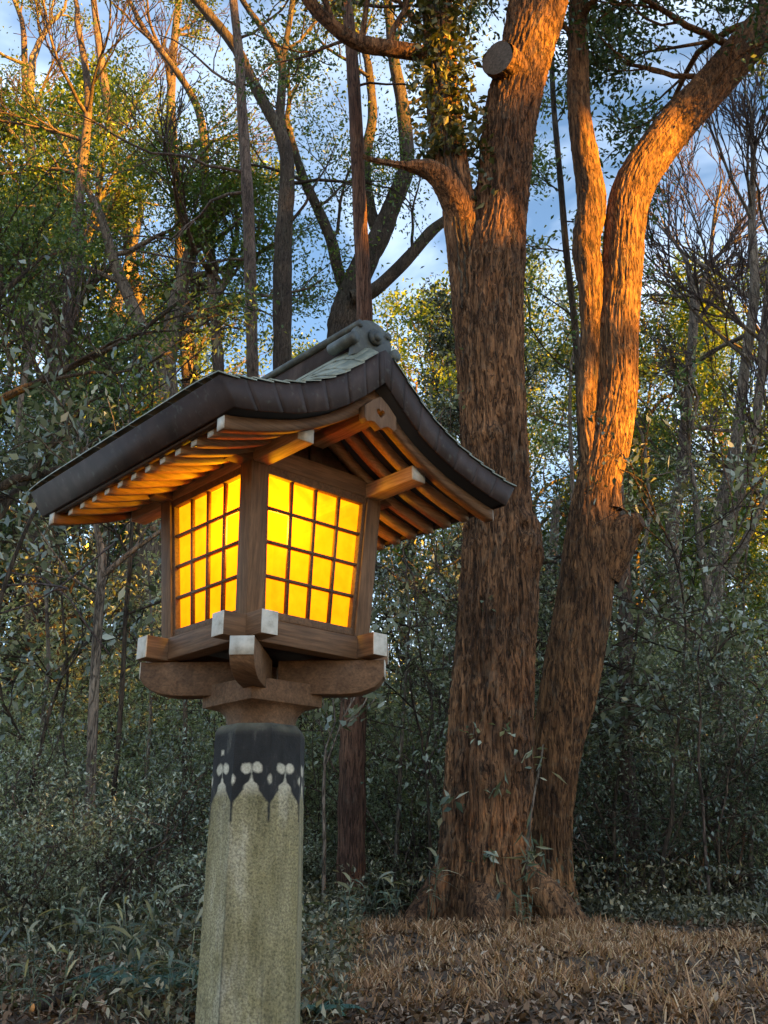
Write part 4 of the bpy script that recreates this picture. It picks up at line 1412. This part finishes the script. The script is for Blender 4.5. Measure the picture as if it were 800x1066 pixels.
shs = [make_shrub(301, 3.0, .9, M['leaf_shrub'], 8, 6, .064, .026), make_shrub(302, 2.6, 1.1, M['leaf_shrub_b'], 8, 6, .058, .024),
       make_shrub(303, 3.4, .8, M['leaf_shrub'], 7, 6, .070, .028), make_shrub(304, 2.0, 1.2, M['leaf_shrub_b'], 8, 6, .054, .023)]
pale = [make_shrub(307, 2.8, 1.0, M['leaf_hazed'], 8, 6, .062, .026), make_shrub(308, 3.2, .8, M['leaf_hazed'], 7, 6, .066, .026)]  # far shrubs, haze put into their leaf colour
used_p = set()
tall = [make_shrub(305, 5.2, .75, M['leaf_shrub'], 7, 9, .066, .028), make_shrub(306, 6.2, .6, M['leaf_shrub'], 7, 9, .066, .028)]
used_t = set()
tallp = [make_shrub(309, 5.0, .8, M['leaf_hazed'], 7, 8, .07, .03)]
used_tp = set()
used_s = set()
rs = np.random.default_rng(17)
ns = 0
def zone(px, yd):
    if yd > 11.5: return ('grey-green shrub in the far thicket behind the other shrubs', 'far shrubs of the thicket')
    if px < 215: return ('dark glossy shrub in the thicket left of the stone post', 'shrubs left of the stone post')
    if px < 480: return ('dark glossy shrub in the thicket between the post and the massive trunk', 'shrubs between the post and the massive trunk')
    if px < 600: return ('shrub behind the gap between the two large trunks', 'shrubs behind the two large trunks')
    return ('dark glossy shrub in the thicket right of the orange-lit tree', 'shrubs right of the orange-lit tree')
for (yd, x0, x1, step, s0, s1) in [(7.2, -60, 110, 75, .55, .75), (8.8, -40, 215, 110, .5, .72), (10.2, -40, 480, 115, .45, .7), (10.4, 640, 850, 85, .7, 1.0), (11.8, 0, 850, 105, .7, 1.0), (13.6, -30, 850, 95, .95, 1.35), (16.5, -30, 850, 85, 1.2, 1.6), (20, -30, 850, 80, 1.5, 1.9), (25, -30, 850, 75, 1.8, 2.3)]:
    px = x0 + rs.uniform(0, step)
    while px < x1:
        y_ = yd + rs.uniform(-.6, .6)
        p = at(px, 850, y_)
        lab, grp = zone(px, yd)
        k = int(rs.integers(0, 4))
        if yd < 7.5: k = 3
        ok = not (abs(p[0] - big_base[0]) < .9 and y_ < 9.2) and not (abs(p[0] - rt_base[0]) < .5 and y_ < 10)
        if ok:
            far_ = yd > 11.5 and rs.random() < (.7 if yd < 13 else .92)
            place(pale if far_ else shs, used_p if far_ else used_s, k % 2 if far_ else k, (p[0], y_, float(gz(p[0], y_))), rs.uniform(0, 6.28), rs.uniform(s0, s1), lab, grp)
            ns += 1
        px += step * rs.uniform(.7, 1.3)
# taller leafy young trees between the trunks
for (px, yd, s, k, lab) in [(455, 10.6, 1.0, 0, 'taller leafy shrub filling the gap between the roof edge and the massive trunk'), (572, 11.2, 1.05, 1, 'tall leafy shrub in the gap between the two large trunks'), (700, 11.5, .9, 0, 'tall leafy shrub with dark leaves right of the burl on the orange-lit tree'), (60, 15.5, 1.15, 1, 'tall grey-green leafy shrub at left under the evergreen crowns'), (150, 15, 1.1, 0, 'tall grey-green leafy shrub under the left roof corner'), (430, 15, 1.1, 0, 'tall grey-green leafy shrub behind the right face of the lantern'), (620, 17, 1.1, 0, 'tall grey-green leafy shrub behind the lower part of the orange-lit tree'), (780, 13, .95, 1, 'tall leafy shrub near the right edge, in front of the pale stems')]:
    p = at(px, 850, yd)
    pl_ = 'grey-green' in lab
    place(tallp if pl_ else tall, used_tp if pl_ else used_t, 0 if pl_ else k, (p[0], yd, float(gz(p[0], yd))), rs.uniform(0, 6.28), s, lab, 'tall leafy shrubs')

# ------------------------------------------------------------------ bamboo grass, ferns
def make_sasa(seed, n):
    r = np.random.default_rng(seed)
    st, bl = MB(), MB()
    for q in range(n):
        az = r.uniform(0, 6.28); H = r.uniform(.25, .6); tilt = r.uniform(.05, .45)
        p0 = np.array([math.cos(az), math.sin(az), 0]) * r.uniform(0, .12)
        d = np.array([math.cos(az) * tilt, math.sin(az) * tilt, 1])
        P_ = np.array([p0 + d * H * t for t in np.linspace(-.1, 1, 5)])
        st.tube(P_, .0025, 4)
        k = r.integers(4, 8)
        t = r.uniform(.5, 1, k)
        base = p0 + d * H * t[:, None]
        dd = r.normal(size=(k, 3)); dd[:, 2] = np.abs(dd[:, 2]) * .5 + .2
        blades(bl, base, dd, r.uniform(.14, .28, k), r.uniform(.016, .03, k), .45, 3, r)
    o = thing('bamboo_grass', '', 'plant')
    obj('stems', st, M['leaf_sasa'], o)
    obj('leaves', bl, M['leaf_sasa'], o)
    return o


sas = [make_sasa(401, 4), make_sasa(402, 5), make_sasa(403, 3)]
used_b = set()
sasa_spots = [(375, 905, 7.6), (420, 925, 7.9), (345, 930, 7.2), (395, 935, 7.4), (330, 955, 6.3), (440, 945, 7.6), (360, 945, 7.0), (545, 915, 7.3), (75, 925, 5.6), (30, 960, 5.2), (130, 940, 5.8), (100, 985, 4.9), (20, 1010, 4.6), (60, 1040, 4.4), (120, 1045, 4.4), (165, 1020, 4.6), (190, 985, 5.2), (5, 930, 6), (150, 900, 6.4), (60, 890, 6.8), (180, 1050, 4.3), (110, 900, 6.6), (160, 965, 5.3), (45, 990, 4.9)]
for k, (px, py, yd) in enumerate(sasa_spots):
    p = at(px, py, yd)
    left = px < 215
    lab = 'striped bamboo grass tuft in the undergrowth left of the stone post' if left else 'bamboo grass tuft with thin arching leaves beside the cedar and massive trunk'
    place(sas, used_b, k % 3, (p[0], yd, float(gz(p[0], yd)) - .02), rs.uniform(0, 6.28), rs.uniform(.55, .9), lab, 'bamboo grass left of the post' if left else 'bamboo grass near the trunks')


def make_fern(seed, n, L):
    r = np.random.default_rng(seed)
    o = thing('fern', '', 'fern')
    for q in range(n):
        f = MB()
        az = q * 2 * math.pi / n + r.uniform(-.3, .3)
        t = np.linspace(0, 1, 22)
        LL = L * r.uniform(.75, 1.1)
        C = np.stack([np.cos(az) * t * LL * .85, np.sin(az) * t * LL * .85, LL * (.75 * t - .62 * t * t)], 1)
        f.tube(C, .0025, 4)
        side = np.array([-math.sin(az), math.cos(az), 0])
        for sg in (-1, 1):
            k = np.arange(2, 22)
            w = LL * .2 * np.sin(np.clip(t[k] * 1.15, 0, 1) ** .7 * math.pi) + .01
            dd = side * sg + unit(np.gradient(C, axis=0))[k] * .5 + r.normal(size=(len(k), 3)) * .06
            blades(f, C[k], dd, w, .020 * np.ones(len(k)), .25, 2, r)
        obj('frond', f, M['leaf_fern'], o)
    return o


fn = make_fern(501, 9, .62)
p = at(168, 945, 5.0); fn.location = (p[0], 5.0, float(gz(p[0], 5.0))); fn['label'] = 'blue-green fern with arching fronds close to the left of the stone post'
f2 = make_fern(502, 7, .26)
p = at(335, 1030, 4.7); f2.location = (p[0], 4.7, float(gz(p[0], 4.7))); f2['label'] = 'small pale blue-green fern on the ground right of the stone post'

# fallen log
lp = at(34, 1042, 4.62)
print('log', lp, float(gz(lp[0], lp[1])))
lp[2] = float(gz(lp[0], lp[1])) + .035
lg = thing('fallen_log', 'short fallen branch with an orange cut end lying at the bottom left', 'log', tuple(lp), .75)
mb = MB(); mb.tube([(0, 0, .0), (.10, .04, .012), (.22, .08, .02), (.36, .12, .01)], [.022, .023, .02, .017], 10, cap=False)
obj('bark', mb, M['bark_dark'], lg, True)
mb = MB(); th = np.linspace(0, 2 * math.pi, 13)[:-1]
mb.prism([(.021 * math.cos(a), .021 * math.sin(a)) for a in th], 0, -.004, .004)
m, nt, b = mat_new('fresh_cut_wood'); b.inputs['Base Color'].default_value = (.62, .27, .08, 1); b.inputs['Roughness'].default_value = .8
obj('cut_end', mb, m, lg)

# ------------------------------------------------------------------ ground cover (stuff)
def scatter(n, x0, x1, y0, y1, r):
    x = r.uniform(x0, x1, n); y = y0 + (y1 - y0) * r.random(n) ** .9
    return x, y


rg = np.random.default_rng(77)
# leaf litter
x, y = scatter(110000, -3, 6, 3.3, 11, rg)
k = rg.random(len(x)) < np.where((np.abs(x - .9) < 1.6) & (y > 5.0), .35, 1)
x, y = x[k], y[k]
P_ = np.stack([x, y, gz(x, y) + rg.uniform(.002, .03, len(x))], 1)
mb = MB(); leaves(mb, P_, .043, .024, 1.6, r=rg, jit=.5, fold=.25)
tag(obj('fallen_leaves', mb, M['litter']), 'carpet of brown fallen leaves on the forest floor', 'leaves', kind='stuff')
# dry grass patch round the big trunk
x, y = scatter(85000, -.9, 3.6, 4.3, 9.4, rg)
# patch outline: fades to the right and near
edge = fbm(x * 1.3 + 3, y * 1.3 + 8, .2, 3)
u_ = (x - 1.0 - .15 * (y - 6)) / 1.75
e2 = fbm(x * 3.1 + 7, y * 3.1 + 2, .6, 3)
back = 7.85 - .5 * np.clip(x - 1.1, 0, 9) + 1.6 * (edge - .5)
dens = np.clip(1.5 - np.abs(u_ + .7 * (edge - .5)) ** 2 * 1.5 - np.clip(5.0 - y, 0, 2) * 1.3 - np.clip(y - back, 0, 2) * 2.2, 0, 1) * np.clip((edge - .36) * 5, .05, 1) * np.clip((e2 - .36) * 6, .06, 1)
k = rg.random(len(x)) < dens
x, y = x[k], y[k]
cl = fbm(x * 5, y * 5, 3.3, 2)
P_ = np.stack([x, y, gz(x, y) - .005], 1)
d = np.stack([rg.normal(size=len(x)) * .5, rg.normal(size=len(x)) * .5, np.ones(len(x))], 1)
mb = MB(); blades(mb, P_, d, rg.uniform(.07, .17, len(x)) * (.4 + 1.1 * cl), rg.uniform(.005, .010, len(x)), .35, 3, rg)
tag(obj('dry_grass', mb, M['dry_grass']), 'patch of dry orange-brown grass round the foot of the massive trunk', 'grass', kind='stuff')
# dark undergrowth left
x, y = scatter(24000, -4.5, -.15, 3.4, 9.5, rg)
cl = fbm(x * 2, y * 2, 1.1, 2)
k = (rg.random(len(x)) < np.clip((cl - .25) * 3, .15, 1)) & ~((x > lp[0] - .16) & (x < lp[0] + .38) & (y > 3.3) & (y < 4.75) & (rg.random(len(x)) < .93))
x, y = x[k], y[k]
P_ = np.stack([x, y, gz(x, y)], 1)
d = np.stack([rg.normal(size=len(x)) * .8, rg.normal(size=len(x)) * .8, np.ones(len(x)) * .8], 1)
mb = MB(); blades(mb, P_, d, rg.uniform(.10, .30, len(x)), rg.uniform(.004, .011, len(x)), .5, 3, rg)
k = rg.random(len(x)) < .9
leaves(mb, P_[k] + np.array([0, 0, 1.]) * rg.uniform(.02, .3, (k.sum(), 1)), .045, .02, .8, r=rg)
# sparse weeds on the right under the shrubs
x, y = scatter(7000, 1.2, 6.5, 8.2, 13, rg)
P2_ = np.stack([x, y, gz(x, y)], 1)
leaves(mb, P2_ + np.array([0, 0, 1.]) * rg.uniform(.02, .5, (len(x), 1)), .06, .026, .8, r=rg)
x, y = scatter(6000, -4, 1.2, 8.5, 13, rg)
P2_ = np.stack([x, y, gz(x, y)], 1)
leaves(mb, P2_ + np.array([0, 0, 1.]) * rg.uniform(.02, .5, (len(x), 1)), .06, .026, .8, r=rg)
x, y = scatter(22000, .9, 6.5, 6.6, 10.4, rg)
k = (fbm(x * 1.7 + 30, y * 1.7, .5, 2) > .44) & (y > 8.5 - .5 * (x - 1.2) + rg.normal(size=len(x)) * .4)
x, y = x[k], y[k]
P2_ = np.stack([x, y, gz(x, y)], 1)
leaves(mb, P2_ + np.array([0, 0, 1.]) * rg.uniform(.01, .22, (len(x), 1)), .05, .022, .8, r=rg)
blades(mb, P2_[::2], rg.normal(size=(len(x[::2]), 3)) * .6 + np.array([0, 0, 1.]), rg.uniform(.08, .25, len(x[::2])), .007, .5, 3, rg)
tag(obj('undergrowth', mb, M['under']), 'tangled dark undergrowth of stems and weeds covering the forest floor', 'undergrowth', kind='stuff')

# far wood: one mass of crowns beyond the separate trees
rf = np.random.default_rng(88)
mb = MB()
for row_y, zmax in ((48, 13), (62, 17), (80, 22)):
    w = row_y * .62
    for cx in np.arange(-w, w, 4.2):
        cy = row_y + rf.uniform(-4, 4)
        zt_ = zmax * rf.uniform(.6, 1.05)
        n_ = 900
        c = np.stack([cx + rf.normal(size=n_) * 2.2, cy + rf.normal(size=n_) * 2.0, 2 + (zt_) * rf.beta(1.6, 1.5, n_)], 1)
        leaves(mb, c, .55, .26, .6, r=rf)
tag(obj('far_forest', mb, M['leaf_hazed']), 'far wood closing the view beyond the separate trees', 'forest', kind='stuff')  # leaf colour paled in place of haze

# ------------------------------------------------------------------ light: sun low behind the camera to the right
SUN_EL, SUN_AZ = 11.0, 53.0          # azimuth measured from straight behind the camera towards its right
S_h = np.array([math.sin(R(SUN_AZ)), -math.cos(R(SUN_AZ))])
A_h = np.array([math.cos(R(SUN_AZ)), math.sin(R(SUN_AZ))])
sd = np.array([S_h[0] * math.cos(R(SUN_EL)), S_h[1] * math.cos(R(SUN_EL)), math.sin(R(SUN_EL))])
sl = bpy.data.lights.new('sun', 'SUN')
sl.energy = 5
sl.angle = R(.5)
sl.color = (1, .44, .02)
so = bpy.data.objects.new('sun', sl)
COL.objects.link(so)
so.rotation_euler = Vector(sd).to_track_quat('Z', 'Y').to_euler()
so.location = (10, -10, 20)

# unseen leaf screen added behind the camera; its openings let sun onto upper trunks
tanE = math.tan(R(SUN_EL))
mb = MB()
nW = 62000
a = rf.uniform(-1, 25.5, nW); h = rf.uniform(0, 31.5, nW); s = rf.uniform(50, 57, nW)    # s: metres towards the sun
zq = h - (s + 3.8) * tanE           # height at which this leaf shades the big trees
lim = np.interp(a, [-8, 3, 6, 11, 14, 20, 34], [9, 12, 16, 18.5, 18.3, 17.5, 14.5])
lim = lim + 2.0 * (fbm(a * .8, 0, 4.4, 2) - .5)
wob = .5 * (fbm(a * 1.6, zq * 1.6, 2.2, 2) - .5)
open_ = (a + wob > 7.65) & (a + wob < 9.35) & (zq > 4.7 + wob) & (zq < 9.5)
open_ &= ~((zq > 6.35) & (zq < 6.65) & (rf.random(nW) < .5))
open_ |= (a + wob > 6.95) & (a + wob < 7.8) & (zq > 8.7)
open_ |= (a + wob > 5.9) & (a + wob < 7.0) & (zq > 7.0) & (zq < 10) & (rf.random(nW) < .93)
keep = (zq < lim) & ~open_
P_ = np.stack([a * A_h[0] + s * S_h[0], a * A_h[1] + s * S_h[1], h], 1)[keep]
leaves(mb, P_, .62, .52, .2, r=rf)
tag(obj('forest', mb, M['leaf_far_b']), 'unseen leaf screen added behind the camera, cut open to shape the sunlight', 'forest', kind='stuff')

# sky
w = bpy.data.worlds.new('World')
scene.world = w
w.use_nodes = True
nt = w.node_tree
bg = nt.nodes['Background']
sky = nt.nodes.new('ShaderNodeTexSky')
sky.sky_type = 'NISHITA'
sky.sun_disc = False
sky.sun_elevation = R(SUN_EL)
# Nishita: rotation 0 puts the sun at +Y, positive turns clockwise seen from above
sky.sun_rotation = math.atan2(sd[0], sd[1])
sky.air_density = 1.0
sky.dust_density = .3
sky.ozone_density = 2.0
tc = nt.nodes.new('ShaderNodeTexCoord')
mp = nt.nodes.new('ShaderNodeMapping'); mp.inputs['Scale'].default_value = (1, 1, 2.6)
nt.links.new(tc.outputs['Generated'], mp.inputs[0])
cl = noise(nt, mp.outputs[0], 3.2, 5, .55, .4)
cf = ramp(nt, cl, [(.38, (0, 0, 0)), (.70, (.6, .6, .6))])
mixn = mixc(nt, cf, sky.outputs[0], (5.4, 6.2, 7.3))
nt.links.new(mixn, bg.inputs[0])
bg.inputs[1].default_value = .05

vs_ = scene.view_settings
scene.display_settings.display_device = 'sRGB'
vs_.view_transform = 'Standard'
vs_.look = 'None'
vs_.exposure = 3.0
vs_.gamma = 1
vs_.use_curve_mapping = False
scene.cycles.max_bounces = 6
scene.cycles.transparent_max_bounces = 8
scene.cycles.sample_clamp_indirect = 4
scene.cycles.use_denoising = True
print('shrubs', ns, 'objects', len(bpy.data.objects))
